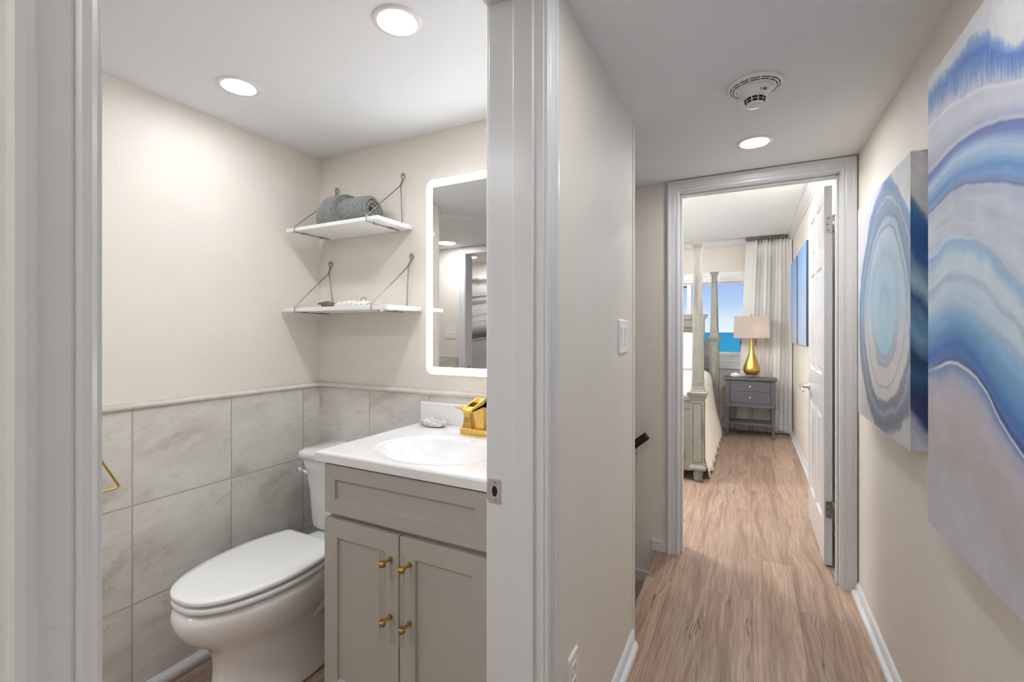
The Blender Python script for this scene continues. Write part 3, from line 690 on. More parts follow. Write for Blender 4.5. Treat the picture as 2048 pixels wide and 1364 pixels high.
# ------------------------------------------------------------------ LED mirror
MX0, MX1, MZ0, MZ1 = -1.205, -.60, 1.075, 1.882; MY = YB-.032
t = thing('mirror', 'rectangular mirror with glowing white border above the vanity', 'mirror', ((MX0+MX1)/2, YB, MZ0))
MB().loft([[(p[0], y, p[1]) for p in rrect(MX0+i, MX1-i, MZ0+i, MZ1-i, .03, 6)] for y, i in ((YB-.001, .003), (MY+.0012, .0003))], True, False).build('back_box', m_plate, t)
b = .030
ou = rrect(MX0, MX1, MZ0, MZ1, .03, 6); inn = rrect(MX0+b, MX1-b, MZ0+b, MZ1-b, .006, 6); n = len(ou)
mb = MB(); mb.loft([[(p[0], MY+.0035, p[1]) for p in inn], [(p[0], MY, p[1]) for p in ou], [(p[0], MY, p[1]) for p in inn]], False, False); mb.build('light_border', m_led, t)
MB().prism(inn, 'y', MY+.0005, MY+.004).build('mirror_glass', m_mirror, t)

# ------------------------------------------------------------------ floating shelves
def shelf(label, xl, xr, zt, th, bl, br, hl, hr, yf=1.366):
    """xl..xr board, zt top; bl/br bracket X; hl/hr hook (x,z)"""
    t = thing('hanging_shelf', label, 'shelf', ((xl+xr)/2, YB, zt-th), 'white shelves hung on wire brackets')
    bo = MB().box(xl, xr, yf, YB-.002, zt-th, zt).build('board', m_shelf, t, bevel=.002)
    for bx, (hx, hz) in ((bl, hl), (br, hr)):
        ap = Vector((hx+(bx-hx)*.25, YB-.022, hz-.042)); f0 = Vector((bx, yf-.004, zt+.002)); bk = Vector((bx, YB-.006, zt+.002))
        mb = MB(); r = .0020
        mb.tube([ap, f0, (bx, yf-.004, zt-th-.003), (bx, yf+.004, zt-th-.0035), (bx, YB-.03, zt-th-.0035)], r)
        mb.tube([ap, bk], r); mb.tube([f0, bk], r*.9)
        hk = Vector((hx, YB-.010, hz))
        tw = []; tw2 = []
        for k in range(19):
            f = k/18; p_ = ap.lerp(hk+Vector((0, 0, -.012)), f); a = f*PI*5
            o_ = Vector((math.cos(a)*.0027, math.sin(a)*.0027, 0)); tw.append(p_+o_); tw2.append(p_-o_)
        mb.tube(tw, .0019); mb.tube(tw2, .0019)
        mb.tube([hk+Vector((.009*math.sin(2*PI*k/20), .002*math.sin(2*PI*k/20), .011*math.cos(2*PI*k/20)+.0)) for k in range(20)], .0021, closed=True)
        wb = mb.build('wire_bracket', m_wire, t)
        MB().lathe([(.002, -.016), (.006, -.015), (.0072, -.012), (.003, -.010), (.003, -.0005)], (hx, YB, hz+.008), 16, axis='y').build('screw_hook', m_wire, wb)
        for yy in (yf+.05, YB-.075): MB().box(bx-.006, bx+.006, yy-.012, yy+.012, zt-th-.0052, zt-th-.0005).build('clip', m_wire, wb)
    return t
shelf('upper white shelf on wire brackets holding the rolled grey towel', -1.845, -1.303, 1.7115, .0165, -1.785, -1.358, (-1.757, 1.925), (-1.351, 1.932))
shelf('lower white shelf on wire brackets holding the bead garland', -1.872, -1.252, 1.357, .0175, -1.782, -1.333, (-1.801, 1.575), (-1.303, 1.576))

# rolled towel on the upper shelf
t = thing('towel', 'rolled dark grey terry towel on the upper shelf', 'towel', (-1.58, 1.47, 1.7115))
def roll(mb, x0, x1, r, yc, zc, th=.012, turns=2.4, sq=.92, seed=0, bulge=.0, tail=None):
    rnd = random.Random(seed); N = 90; outer = []; inner = []
    for k in range(N+1):
        f = k/N; a = -PI*.35+f*turns*2*PI; rr = r*(1-.70*f)
        outer.append((a, rr)); inner.append((a, rr-th))
    rings = []; M_ = 16
    for i in range(M_+1):
        g_ = i/M_; x = x0+(x1-x0)*g_; pinch = 1-.10*(abs(g_-.5)*2)**4
        ring = []
        for lst, sgn in ((outer, 1), (inner[::-1], -1)):
            for a, rr in lst:
                w_ = rr*pinch*(1+.018*math.sin(5*a+g_*9+seed)+bulge*math.sin(g_*PI))
                xx = x+.006*math.sin(a*2+seed)*(1 if i == M_ else 0)
                ring.append((xx, yc+w_*math.cos(a), zc+max(w_*math.sin(a)*sq, -r*sq*.93)))
        rings.append(ring)
    mb.loft(rings, True, True)
mb = MB(); roll(mb, -1.63, -1.432, .073, 1.475, 1.7125+.064, .013, 2.5, seed=3); mb.build('rolled_core', m_towel, t)
mb = MB(); rings = []
for i in range(13):
    g_ = i/12; x = -1.715+.150*g_+.0; ring = []
    k = .55+.45*math.sin(min(1, g_*1.9+.12)*PI/2) ; rr = .085*k
    if i == 12: rr *= .965
    for j in range(30):
        a = 2*PI*j/30; ring.append((x+.012*math.sin(a)*(1-g_)+.02*math.cos(a)*g_, 1.475+rr*math.cos(a)*1.0*(1+.02*math.sin(4*a)), 1.7125+.064*(.55+.45*k)+max(rr*math.sin(a)*.93, -.064*(.55+.45*k))))
    rings.append(ring)
mb.loft(rings, True, True); mb.build('outer_fold', m_towel, t)

# bead garland with tassel on the lower shelf
t = thing('bead_garland', 'white bead garland with a grey tassel lying on the lower shelf', 'garland', (-1.6, 1.44, 1.357))
mb = MB(); mb.tube([(-1.735, 1.47, 1.374), (-1.715, 1.468, 1.3735), (-1.685, 1.462, 1.373), (-1.655, 1.457, 1.371), (-1.635, 1.455, 1.368)], [.008, .016, .0155, .013, .007], 12)
for k in range(14):
    a = random.uniform(-1.2, 1.2); mb.tube([(-1.64, 1.456+.006*a, 1.367), (-1.69, 1.463+.014*a, 1.374+.014*math.cos(a)), (-1.742-random.uniform(0, .012), 1.47+.012*a, 1.372+.010*math.cos(a))], .0024, 6)
mb.build('tassel', m_jute, t)
path = [(-1.628, 1.455), (-1.608, 1.452), (-1.588, 1.449), (-1.566, 1.45), (-1.545, 1.455), (-1.523, 1.462), (-1.50, 1.468), (-1.478, 1.47), (-1.457, 1.466), (-1.44, 1.455), (-1.43, 1.438), (-1.432, 1.419), (-1.445, 1.406), (-1.465, 1.40), (-1.487, 1.401), (-1.508, 1.408), (-1.528, 1.418), (-1.548, 1.428)]
for k, (x, y) in enumerate(path):
    r = .0125 if k % 4 else .0095
    MB().sphere((x, y, 1.357+r), r, n=14, m=8).build('bead', m_bead, t)
MB().tube([(x, y, 1.3675) for x, y in path], .0012, 6).build('cord', m_jute, t)
mb = MB(); mb.tube([(-1.462+.014*math.cos(2*PI*k/20), 1.452, 1.386+.012*math.sin(2*PI*k/20)) for k in range(20)], .0013, 6, closed=True)
mb.build('twine_loop', m_jute, t)
MB().tube([(-1.395+.016*math.cos(2*PI*k/20), 1.42+.006*math.sin(2*PI*k/20), 1.3645+.006*math.sin(2*PI*k/20)) for k in range(20)], .0013, 6, closed=True).build('twine_loop', m_jute, t)

# ------------------------------------------------------------------ vanity cabinet
VX0, VX1, VY, VYB = -1.205, -.595, 1.03, YB-.013
t = thing('vanity_cabinet', 'grey shaker vanity cabinet with two doors under the white sink top', 'cabinet', ((VX0+VX1)/2, 1.3, 0))
bd = MB(); bd.box(VX0+.004, VX0+.020, VY+.022, VYB, 0, .836); bd.box(VX1-.020, VX1-.004, VY+.022, VYB, 0, .836); bd.box(VX0+.020, VX1-.020, VYB-.012, VYB, .09, .836)
bd.box(VX0+.020, VX1-.020, VY+.022, VYB-.012, .09, .106); bd.box(VX0+.020, VX1-.020, VY+.08, VY+.095, 0, .09); bd.box(VX0+.020, VX1-.020, VY+.022, VY+.040, .655, .685); bd.box(VX0+.020, VX1-.020, VY+.022, VY+.040, .81, .836)
bd.build('body', m_cab, t)
def shaker(name, x0, x1, z0, z1, st, parent):
    mb = MB(); y0, y1 = VY, VY+.020; rc = .009; e = .0015
    o = [(x0, z0), (x1, z0), (x1, z1), (x0, z1)]; i1 = [(x0+st, z0+st), (x1-st, z0+st), (x1-st, z1-st), (x0+st, z1-st)]
    i2 = [(x+(e if k in (0, 3) else -e), z+(e if k < 2 else -e)) for k, (x, z) in enumerate(i1)]
    mb.loft([[(p[0], y1, p[1]) for p in o], [(p[0], y0, p[1]) for p in o], [(p[0], y0, p[1]) for p in i1], [(p[0], y0+rc, p[1]) for p in i2]], True, False)
    return mb.build(name, m_cab, parent, bevel=.0012, seg=2)
shaker('false_drawer_front', VX0, VX1, .678, .832, .046, t)
for x0, x1, px in ((VX0-.001, -.9015, -.931), (-.8965, VX1, -.860)):
    dr = shaker('cabinet_door', x0, x1, .10, .661, .056, t)
    yb = VY-.034; zt, zb = .624, .375
    mb = MB(); mb.lathe([(.002, zb-.0015), (.0062, zb), (.0075, zb+.003), (.0075, zt-.003), (.0062, zt), (.002, zt+.0015)], (px, yb, 0), 20)
    hn = mb.build('handle', m_acryl, dr); hn['label'] = 'clear acrylic bar handle'
    for zz in (.589, .421):
        mb = MB(); mb.lathe([(.0076, -.007), (.0096, -.007), (.0096, .007), (.0076, .007)], (px, yb, zz), 24)
        mb.tube([(px, yb+.008, zz), (px, yb+.017, zz), (px, yb+.027, zz), (px, VY+.001, zz)], [.0066, .0042, .0058, .0078], 16)
        mb.build('handle_mount', m_brass, dr)

# vanity top with its basin
TX0, TX1, TY0, TZ = -1.241, -.562, 1.022, .870
t = thing('washbasin', 'glossy white one-piece sink top with oval basin and backsplash', 'sink', ((TX0+TX1)/2, 1.3, .837))
nx, ny = 120, 96; bcx, bcy = -.90, 1.222
def top_z(x, y):
    r = math.hypot((x-bcx)/.215, (y-bcy)/.168)
    z = TZ
    s = lambda f: f*f*(3-2*f)
    if r < 1.06: z -= .004*s(min(1, (1.06-r)/.07))
    if r < .92: z -= .098*(1-(r/.92)**2.0)**.9
    ed = min(x-TX0, y-TY0)
    if ed < .008: z -= .008-math.sqrt(max(0, .008**2-(.008-ed)**2))
    return z
mb = MB(); xs = [TX0+(TX1-TX0)*(i/nx) for i in range(nx+1)]; ys = [TY0+(VYB-TY0)*(j/ny) for j in range(ny+1)]
xs = sorted(set(xs+[TX0+k for k in (.001, .0025, .004)])); ys = sorted(set(ys+[TY0+k for k in (.001, .0025, .004)])); nx = len(xs)-1; ny = len(ys)-1
mb.add([(x, y, top_z(x, y)) for x in xs for y in ys], [(i*(ny+1)+j, (i+1)*(ny+1)+j, (i+1)*(ny+1)+j+1, i*(ny+1)+j+1) for i in range(nx) for j in range(ny)], True)
rim = [(x, ys[0]) for x in xs]+[(xs[-1], y) for y in ys[1:]]+[(x, ys[-1]) for x in xs[-2::-1]]+[(xs[0], y) for y in ys[-2:0:-1]]
mb.loft([[(x, y, top_z(x, y)) for x, y in rim], [(x, y, .838) for x, y in rim]], False, True)
mb.build('counter', m_marble, t)
MB().box(TX0+.003, TX1, YB-.033, YB-.0125, TZ-.002, .957).build('backsplash', m_marble, t, bevel=.005, seg=3)
mb = MB(); mb.lathe([(.023, .0), (.022, .003), (.016, .004), (.002, .003)], (bcx, bcy, top_z(bcx, bcy)), 24); mb.build('drain', m_gold, t)
fc = bpy.data.curves.new('basin_mark', 'FONT'); fc.body = 'rinca'; fc.size = .0085; fc.extrude = .0002; fc.align_x = 'CENTER'
fo = bpy.data.objects.new('basin_mark', fc); C.objects.link(fo); dg = bpy.context.evaluated_depsgraph_get()
me = bpy.data.meshes.new_from_object(fo.evaluated_get(dg)); bpy.data.objects.remove(fo)
lo = bpy.data.objects.new('basin_mark', me); C.objects.link(lo); lo.parent = t; me.materials.append(m_letter)
mx_, my_ = -.865, 1.372
nz = math.atan2(top_z(mx_, my_+.01)-top_z(mx_, my_), .01)
lo.location = Vector((mx_, my_, top_z(mx_, my_)+.0012))-t.location; lo.rotation_euler = (nz, 0, 0)

# ------------------------------------------------------------------ faucet
fx, fy = -.878, 1.455
t = thing('faucet', 'brushed gold waterfall faucet on the white sink top', 'faucet', (fx, fy, TZ))
MB().box(fx-.080, fx+.080, fy-.024, fy+.028, TZ-.0005, TZ+.024).build('base_plate', m_gold, t, bevel=.002)
# spout column leaning forward with an open trough on top
mb = MB(); hw = .019
prof = [(fy+.024, TZ+.023), (fy-.012, TZ+.023), (fy-.020, TZ+.106), (fy-.092, TZ+.100), (fy-.095, TZ+.105), (fy-.015, TZ+.119), (fy+.008, TZ+.134), (fy+.024, TZ+.132)]
mb.prism(prof, 'x', fx-hw, fx+hw)
for s_ in (-1, 1):
    mb.prism([(fy-.098, TZ+.099), (fy-.101, TZ+.111), (fy-.010, TZ+.137), (fy+.024, TZ+.137), (fy+.024, TZ+.100), (fy-.020, TZ+.104)], 'x', fx+s_*hw, fx+s_*(hw-.004))
sp_ = mb.build('spout', m_gold, t, bevel=.0012)
MB().prism([(fy-.050, TZ+.1125), (fy-.016, TZ+.1185), (fy-.016, TZ+.1215), (fy-.050, TZ+.1150)], 'x', fx-hw+.005, fx+hw-.005).build('water_channel', m_dark, sp_)
for s_ in (-1, 1):
    hx = fx+s_*.052
    mb = MB(); rings = []
    for z, w_, dp, o in ((.023, .021, .020, 0), (.045, .0165, .016, .000), (.065, .0145, .014, .001), (.080, .0150, .0145, .003), (.088, .018, .016, .006), (.092, .021, .017, .009)):
        cx_ = hx+s_*o; rings.append([(cx_+a*w_, fy-.002+b_*dp, TZ+z) for a, b_ in ((-1, -1), (1, -1), (1, 1), (-1, 1))])
    mb.loft(rings, True, False)
    hb = mb.build('handle', m_gold, t, bevel=.0015)
    mb = MB(); pr = [(hx-s_*.012, TZ+.090), (hx+s_*.02, TZ+.0905), (hx+s_*.052, TZ+.096), (hx+s_*.053, TZ+.100), (hx+s_*.018, TZ+.0965), (hx-s_*.012, TZ+.098)]
    mb.prism(pr, 'y', fy-.020, fy+.016); mb.build('lever', m_gold, hb, bevel=.001)

# oyster shell on the sink top
t = thing('oyster_shell', 'rough white oyster shell at the left rear corner of the sink top', 'shell', (-1.135, 1.50, TZ))
mb = MB(); rnd = random.Random(5); rings = []; N = 34
wob = [1+rnd.uniform(-.09, .09) for _ in range(N)]
for lv, (sc_, z) in enumerate(((.55, .0005), (.88, .004), (1.0, .012), (.97, .020), (.86, .024), (.70, .0215), (.50, .0165), (.25, .0155), (.05, .016))):
    ring = []
    for k in range(N):
        a = 2*PI*k/N; w_ = sc_*wob[k]*(1+.03*math.sin(7*a+lv)); lip = .006*math.sin(3*a+1)*(1 if lv > 1 else 0)+rnd.uniform(-.0018, .0018)*(1 if 0 < lv < 6 else 0)
        ring.append((-1.135+.060*w_*math.cos(a), 1.505+.034*w_*math.sin(a), TZ+max(.0005, z+lip)))
    rings.append(ring)
mb.loft(rings, True, True); mb.build('shell_body', m_oyster, t)

# ------------------------------------------------------------------ toilet
tx = -1.535
t = thing('toilet', 'white two-piece toilet with closed lid between tiled wall and vanity', 'toilet', (tx, 1.2, 0))
def egg(yf, yb, hw, z, n=48, p=.85, taper=.12, flat=None):
    ring = []; my, hy = (yf+yb)/2, (yb-yf)/2
    for k in range(n):
        a = 2*PI*k/n; c_, s_ = math.cos(a), math.sin(a)
        y = my-hy*c_; x = hw*math.copysign(abs(s_)**p, s_)*(1-taper*c_)
        if flat: y = min(y, flat)
        ring.append((tx+x, y, z))
    return ring
mb = MB()
mb.loft([egg(.862, 1.36, .128, 0), egg(.862, 1.36, .126, .012), egg(.874, 1.34, .116, .06), egg(.884, 1.32, .110, .14), egg(.880, 1.30, .114, .20), egg(.862, 1.29, .126, .235), egg(.830, 1.29, .146, .262), egg(.792, 1.29, .166, .295), egg(.772, 1.29, .177, .33), egg(.765, 1.29, .182, .362), egg(.768, 1.29, .182, .380), egg(.785, 1.28, .172, .394), egg(.81, 1.27, .15, .396)], True, True)
# rear deck under the tank, trapway and foot flange
mb.loft([[(tx+x, y, z) for x, y in rrect(-.10*k, .10*k, 1.19, 1.55, .03)] for k, z in ((1.0, .26), (1.35, .32), (1.6, .37), (1.65, .395))], True, True)
mb.loft([[(tx+x, y, z) for x, y in rrect(-.085, .085, 1.12, 1.50, .04)] for z in (0.02, .30)], True, True)
for s_ in (-1, 1):
    mb.tube([(tx+s_*.082, 1.13, .19), (tx+s_*.088, 1.20, .25), (tx+s_*.09, 1.28, .245), (tx+s_*.09, 1.33, .18), (tx+s_*.088, 1.37, .10), (tx+s_*.086, 1.42, .045)], [.03, .042, .046, .044, .042, .04], 16)
mb.loft([[(tx+x*k, y, z) for x, y in rrect(-.125, .125, 1.08, 1.47, .08)] for k, z in ((1, 0), (1, .03), (.86, .05))], True, True)
mb.build('bowl', m_porc, t, sub=1)
for s_ in (-1, 1): MB().lathe([(.014, .045), (.014, .062), (.010, .070), (.002, .072)], (tx+s_*.112, 1.27, 0), 18).build('bolt_cap', m_porc, t)
def slab(z0, z1, yf, yb, hw, e=.004):
    return [egg(yf+.012, yb-0, hw-.012, z0, 56, .82, .02, 1.25), egg(yf+.002, yb, hw-.002, z0+.0015, 56, .82, .02, 1.257), egg(yf, yb, hw, z0+e*.8, 56, .82, .02, 1.258), egg(yf, yb, hw, z1-e, 56, .82, .02, 1.258), egg(yf+e*.8, yb, hw-e*.8, z1-.001, 56, .82, .02, 1.256), egg(yf+.03, yb, hw-.025, z1, 56, .82, .02, 1.245)]
MB().loft(slab(.401, .420, .772, 1.34, .183), True, True).build('seat', m_seat, t)
MB().loft(slab(.427, .445, .770, 1.34, .183), True, True).build('lid', m_seat, t)
for s_ in (-1, 1): MB().lathe([(.012, -.028), (.013, -.02), (.013, .02), (.012, .028)], (tx+s_*.075, 1.268, .412), 16, axis='x').build('hinge', m_seat, t)
def tankring(hw, yf, yb, z, bow=.018, r=.035):
    out = []
    for x, y in rrect(-hw, hw, yf, yb, r, 6):
        if y < (yf+yb)/2: y -= bow*(1-(x/hw)**2)
        out.append((tx+x, y, z))
    return out
def dens(ring):
    out = []
    for i in range(len(ring)):
        a, b_ = Vector(ring[i]), Vector(ring[(i+1) % len(ring)]); n = max(1, int((b_-a).length/.03))
        out += [tuple(a.lerp(b_, k/n)) for k in range(n)]
    return out
def tk(specs): 
    base = dens(tankring(*specs[0])); rings = []
    pts = [(p[0]-tx, p[1]) for p in base]; h0, f0, b0 = specs[0][:3]
    for hw, yf, yb, z in [s_[:4] for s_ in specs]:
        rings.append([(tx+x/h0*hw, yf+(y-f0)/(b0-f0)*(yb-yf), z) for x, y in pts])
    return rings
MB().loft(tk([(.165, 1.395, 1.555, .396), (.180, 1.385, 1.560, .41), (.183, 1.382, 1.562, .44), (.186, 1.375, 1.563, .56), (.194, 1.360, 1.564, .66), (.203, 1.348, 1.565, .708)]), True, True).build('tank', m_porc, t)
MB().loft(tk([(.200, 1.350, 1.565, .706), (.210, 1.338, 1.567, .711), (.211, 1.337, 1.568, .730), (.208, 1.340, 1.567, .738), (.195, 1.355, 1.56, .744), (.12, 1.41, 1.52, .747)]), True, True).build('tank_lid', m_porc, t)
mb = MB(); lx, ly, lz = tx-.170, 1.350, .664
mb.lathe([(.015, .014), (.015, -.010), (.012, -.014), (.012, -.024), (.009, -.030), (.002, -.031)], (lx, ly, lz), 20, axis='y')
mb.tube([(lx, ly-.020, lz), (lx+.02, ly-.022, lz-.003), (lx+.05, ly-.020, lz-.008)], [.007, .0075, .006], 12)
mb.build('flush_lever', m_chrome, t)
MB().lathe([(.018, .0), (.018, .01), (.008, .012), (.008, .05)], (tx-.24, 1.50, .15), 16).build('supply_valve', m_chrome, t)
MB().tube([(tx-.24, 1.50, .20), (tx-.235, 1.50, .30), (tx-.17, 1.48, .36), (tx-.14, 1.47, .40)], .005).build('supply_hose', m_nickel, t)
MB().tube([(tx-.24, 1.50, .165), (tx-.24, YB-.011, .165)], .008).build('supply_pipe', m_chrome, t)

# towel ring on the tiled wall
t = thing('towel_ring', 'gold triangular towel ring on the tiled wall beside the door casing', 'towel ring', (XB+.012, .665, .86))
MB().lathe([(.022, 0), (.022, .006), (.008, .010), (.008, .032), (.002, .033)], (XB+.012, .692, .87), 20, axis='x').build('post', m_gold, t)
pts = []
tri = [(.692, .868), (.757, .737), (.627, .737)]
for i in range(3):
    a, b_, c_ = Vector(tri[i-1]), Vector(tri[i]), Vector(tri[(i+1) % 3]); d1 = (a-b_).normalized()*.016; d2 = (c_-b_).normalized()*.016
    for k in range(7):
        f = k/6; pts.append(tuple((b_+d1)*(1-f)**2+2*b_*f*(1-f)+(b_+d2)*f*f))
MB().tube([(XB+.036, y, z) for y, z in pts], .0035, 10, closed=True).build('ring', m_gold, t)

# ------------------------------------------------------------------ bedroom door, open against the right wall
DX0, DX1, DY0, DY1, DZ0, DZ1 = .351, .387, 2.945, 3.678, .012, 2.028
t = sempty('door_1', ((DX0+DX1)/2, DY0, 0), 'white six-panel bedroom door standing open')
mb = MB()
W_, H_ = DY1-DY0, DZ1-DZ0
cols_ = [(.105, .105+.215), (W_-.105-.215, W_-.105)]; rows_ = [(.215, .80), (1.0, 1.60), (1.70, 1.945)]
cols_ = [(.10, .335), (.40, .635)]
ya = [0]+[v for c in cols_ for v in c]+[W_]; za = [0]+[v for r in rows_ for v in r]+[H_]
for xf, sg in ((DX0, 1), (DX1, -1)):
    for i in range(len(ya)-1):
        for j in range(len(za)-1):
            a0, a1, b0, b1 = DY0+ya[i], DY0+ya[i+1], DZ0+za[j], DZ0+za[j+1]
            if i % 2 == 1 and j % 2 == 1:
                R_ = lambda ins, dep: [(xf+sg*dep, y, z) for y, z in ((a0+ins, b0+ins), (a1-ins, b0+ins), (a1-ins, b1-ins), (a0+ins, b1-ins))]
                mb.loft([R_(0, 0), R_(.004, .004), R_(.012, .010), R_(.024, .010), R_(.045, .002)], False, False)
                o = len(mb.v); mb.add(R_(.045, .002), [(0, 1, 2, 3)])
            else: mb.add([(xf, a0, b0), (xf, a1, b0), (xf, a1, b1), (xf, a0, b1)], [(0, 1, 2, 3)])
for a0, a1, b0, b1 in ((DY0, DY0, DZ0, DZ1), (DY1, DY1, DZ0, DZ1)): mb.add([(DX0, a0, b0), (DX1, a0, b0), (DX1, a0, b1), (DX0, a0, b1)], [(0, 1, 2, 3)])
for z in (DZ0, DZ1): mb.add([(DX0, DY0, z), (DX1, DY0, z), (DX1, DY1, z), (DX0, DY1, z)], [(0, 1, 2, 3)])
me_o = mb.build('door_slab', m_door, t, fix=False)
bm = bmesh.new(); bm.from_mesh(me_o.data); bmesh.ops.remove_doubles(bm, verts=bm.verts, dist=.0002); bmesh.ops.recalc_face_normals(bm, faces=bm.faces); bm.to_mesh(me_o.data); bm.free()
hy, hz = 3.612, .89
mb = MB(); mb.lathe([(.026, 0), (.026, -.006), (.012, -.010), (.010, -.038), (.002, -.040)], (DX0, hy, hz), 24, axis='x')
mb.tube([(DX0-.038, hy, hz), (DX0-.048, hy-.004, hz), (DX0-.052, hy-.03, hz-.004), (DX0-.050, hy-.075, hz-.012), (DX0-.046, hy-.11, hz-.022)], [.010, .0105, .009, .008, .006], 12)
mb.build('door_handle', m_nickel, t)['label'] = 'satin nickel lever handle'
for zz, mt in ((1.822, m_nickel), (.306, m_hinge)):
    mb = MB(); mb.prism(rrect(DX0+.006, DX1+.006, zz-.045, zz+.045, .010), 'y', DY0-.003, DY0+.0005)
    mb.lathe([(.006, -.046), (.006, .046)], (DX1+.006, DY0-.004, zz), 12)
    mb.box(DX1+.006, DX1+.010, YE2+.0, DY0-.002, zz-.045, zz+.045)
    h_ = mb.build('hinge', mt, t)
    for dx, dz in ((.018, .032), (.014, 0), (.018, -.032)): MB().lathe([(.0035, -.0042), (.0035, -.0028)], (DX0+dx, DY0, zz+dz), 10, axis='y').build('screw', m_dark, h_)

# ------------------------------------------------------------------ bedroom window
t = sempty('window_1', ((WX0+WX1)/2, YF, WZ0), 'wide white-framed bedroom window onto the sea')
def ledged(z0, z1, y_out, n):
    mb = MB(); h = (z1-z0)/n
    prof = [(YF, z0)]
    for k in range(n):
        o = y_out-.010*(abs(k-(n-1)/2)/n)
        prof += [(YF-o, z0+h*k+.003), (YF-o-.006, z0+h*k+.007), (YF-o-.006, z0+h*(k+1)-.006), (YF-o, z0+h*(k+1)-.001)]
    prof.append((YF, z1)); mb.prism(prof, 'x', WX0-.09, WX1+.09); return mb
ledged(1.905, 2.035, .018, 4).build('window_head', m_shelf, t)
ledged(.765, .965, .022, 5).build('window_sill', m_shelf, t)
fr = MB(); fr.box(WX0, WX1, YF+.03, YF+.10, WZ0, WZ0+.02); fr.box(WX0, WX1, YF+.03, YF+.10, WZ1-.02, WZ1)
for x in (WX0, WX1-.03): fr.box(x, x+.03, YF+.03, YF+.10, WZ0, WZ1)
fr.build('window_frame', m_shelf, t, bevel=.003)
for x in (-.735, -1.55, -2.3): MB().box(x-.028, x+.028, YF+.005, YF+.10, WZ0, WZ1).build('mullion', m_shelf, t, bevel=.003)
MB().box(-1.5, -.765, YF+.02, YF+.034, WZ1-.045, WZ1-.030).build('pane_top_strip', m_dark, t)  # dark strip along the top edge of the left pane
for x0, x1 in ((WX0+.03, -2.328), (-2.272, -1.578), (-1.522, -.763), (-.707, WX1-.03)):
    MB().box(x0, x1, YF+.06, YF+.064, WZ0+.02, WZ1-.02).build('pane', m_pane, t)

# sea outside
mb = MB(); ysq = [30, 80, 150, 250, 400, 700, 1300, 2600, 6000, 15000]
mb.add([(sx*12000, y, -14.0) for y in ysq for sx in (-1, 1)], [(2*k, 2*k+1, 2*k+3, 2*k+2) for k in range(len(ysq)-1)])
tag(mb.build('sea', mk_sea(), fix=False), 'turquoise sea outside the bedroom window', 'sea', kind='stuff')

# ------------------------------------------------------------------ curtain
t = thing('curtain', 'long white pleated curtain hanging at the right of the bedroom window', 'curtain', (.17, 6.5, 0))
mb = MB(); NX, NZ = 260, 44; zb_, ztop = .012, 2.395
pts = []
for i in range(NX+1):
    f = i/NX
    for j in range(NZ+1):
        g_ = j/NZ; z = zb_+(ztop-zb_)*g_
        xl = np.interp(z, [0, .2, .77, 2.0, 2.4], [-.158, -.152, -.112, -.062, -.045]); xr = .444
        fl_ = min(1, max(0, (f-.17)/.08))
        ph = f*2*PI*13+.7*math.sin(z*1.3+f*9)*(1-g_)*.5
        amp = (.020+.012*math.sin(f*23+1))*fl_*(.75+.25*math.cos(z*2+f*5))
        top = math.exp(-((z-2.27)/.05)**2); head = max(0, (z-2.28)/.115)
        y = 6.50-amp*(1-.75*top)*(math.sin(ph)+.25*math.sin(2*ph+1))-.010*math.sin(f*7+z)*(1-fl_)
        y += .010*math.sin(ph*2)*head
        x = xl+(xr-xl)*f+.006*math.cos(ph)*fl_
        if j == NZ: z += .006*math.sin(ph*2+1)
        if j == 0: z += .004*math.sin(ph)
        pts.append((x, y, z))
mb.add(pts, [(i*(NZ+1)+j, (i+1)*(NZ+1)+j, (i+1)*(NZ+1)+j+1, i*(NZ+1)+j+1) for i in range(NX) for j in range(NZ)], True)
o = mb.build('drape', m_curt, t, fix=False); sm = o.modifiers.new('th', 'SOLIDIFY'); sm.thickness = .002
for x, y in ((-.106, 6.462), (.060, 6.455)):
    wd = MB().tube([(x+.001, y+.004, 1.27), (x, y, 1.15)], .0025, 8).build('pull_wand', m_seat, t)
    MB().tube([(x, y, 1.15), (x, y, 1.085)], .007, 10).build('wand_tip', m_rodgrey, wd)
t2_ = thing('curtain_track', 'grey curtain track under the bedroom crown moulding', 'curtain rail', (.2, 6.52, 2.41))
MB().box(-.05, XR-.068, 6.485, 6.535, 2.402, 2.424).build('track', m_rodgrey, t2_, bevel=.002)
MB().box(-.0, .02, 6.535, 6.60, 2.405, 2.42).build('track_bracket', m_rodgrey, t2_)

# ------------------------------------------------------------------ nightstand, lamp, shell
nx0, nx1, ny0, ny1, nzt = -.262, .262, 6.105, 6.425, .700
t = thing('nightstand', 'charcoal two-drawer nightstand with lower shelf beside the bed', 'nightstand', (0, 6.27, 0))
MB().box(nx0-.025, nx1+.022, ny0-.022, ny1+.006, nzt-.016, nzt).build('top', m_night, t, bevel=.003)
MB().box(nx0+.012, nx1-.012, ny0+.012, ny1, .378, nzt-.016).build('carcass', m_night, t, bevel=.002)
MB().box(nx0-.014, nx1+.012, ny0-.014, ny1, .362, .380).build('moulding', m_night, t, bevel=.004)
for z0, z1 in ((.548, .664), (.412, .540)):
    d_ = MB().box(nx0+.055, nx1-.055, ny0+.004, ny0+.02, z0, z1).build('drawer', m_night, t, bevel=.003)
    MB().lathe([(.004, .004), (.004, -.012), (.011, -.016), (.012, -.022), (.008, -.027), (.001, -.028)], (0, ny0+.003, (z0+z1)/2), 18, axis='y').build('knob', m_chrome, d_)
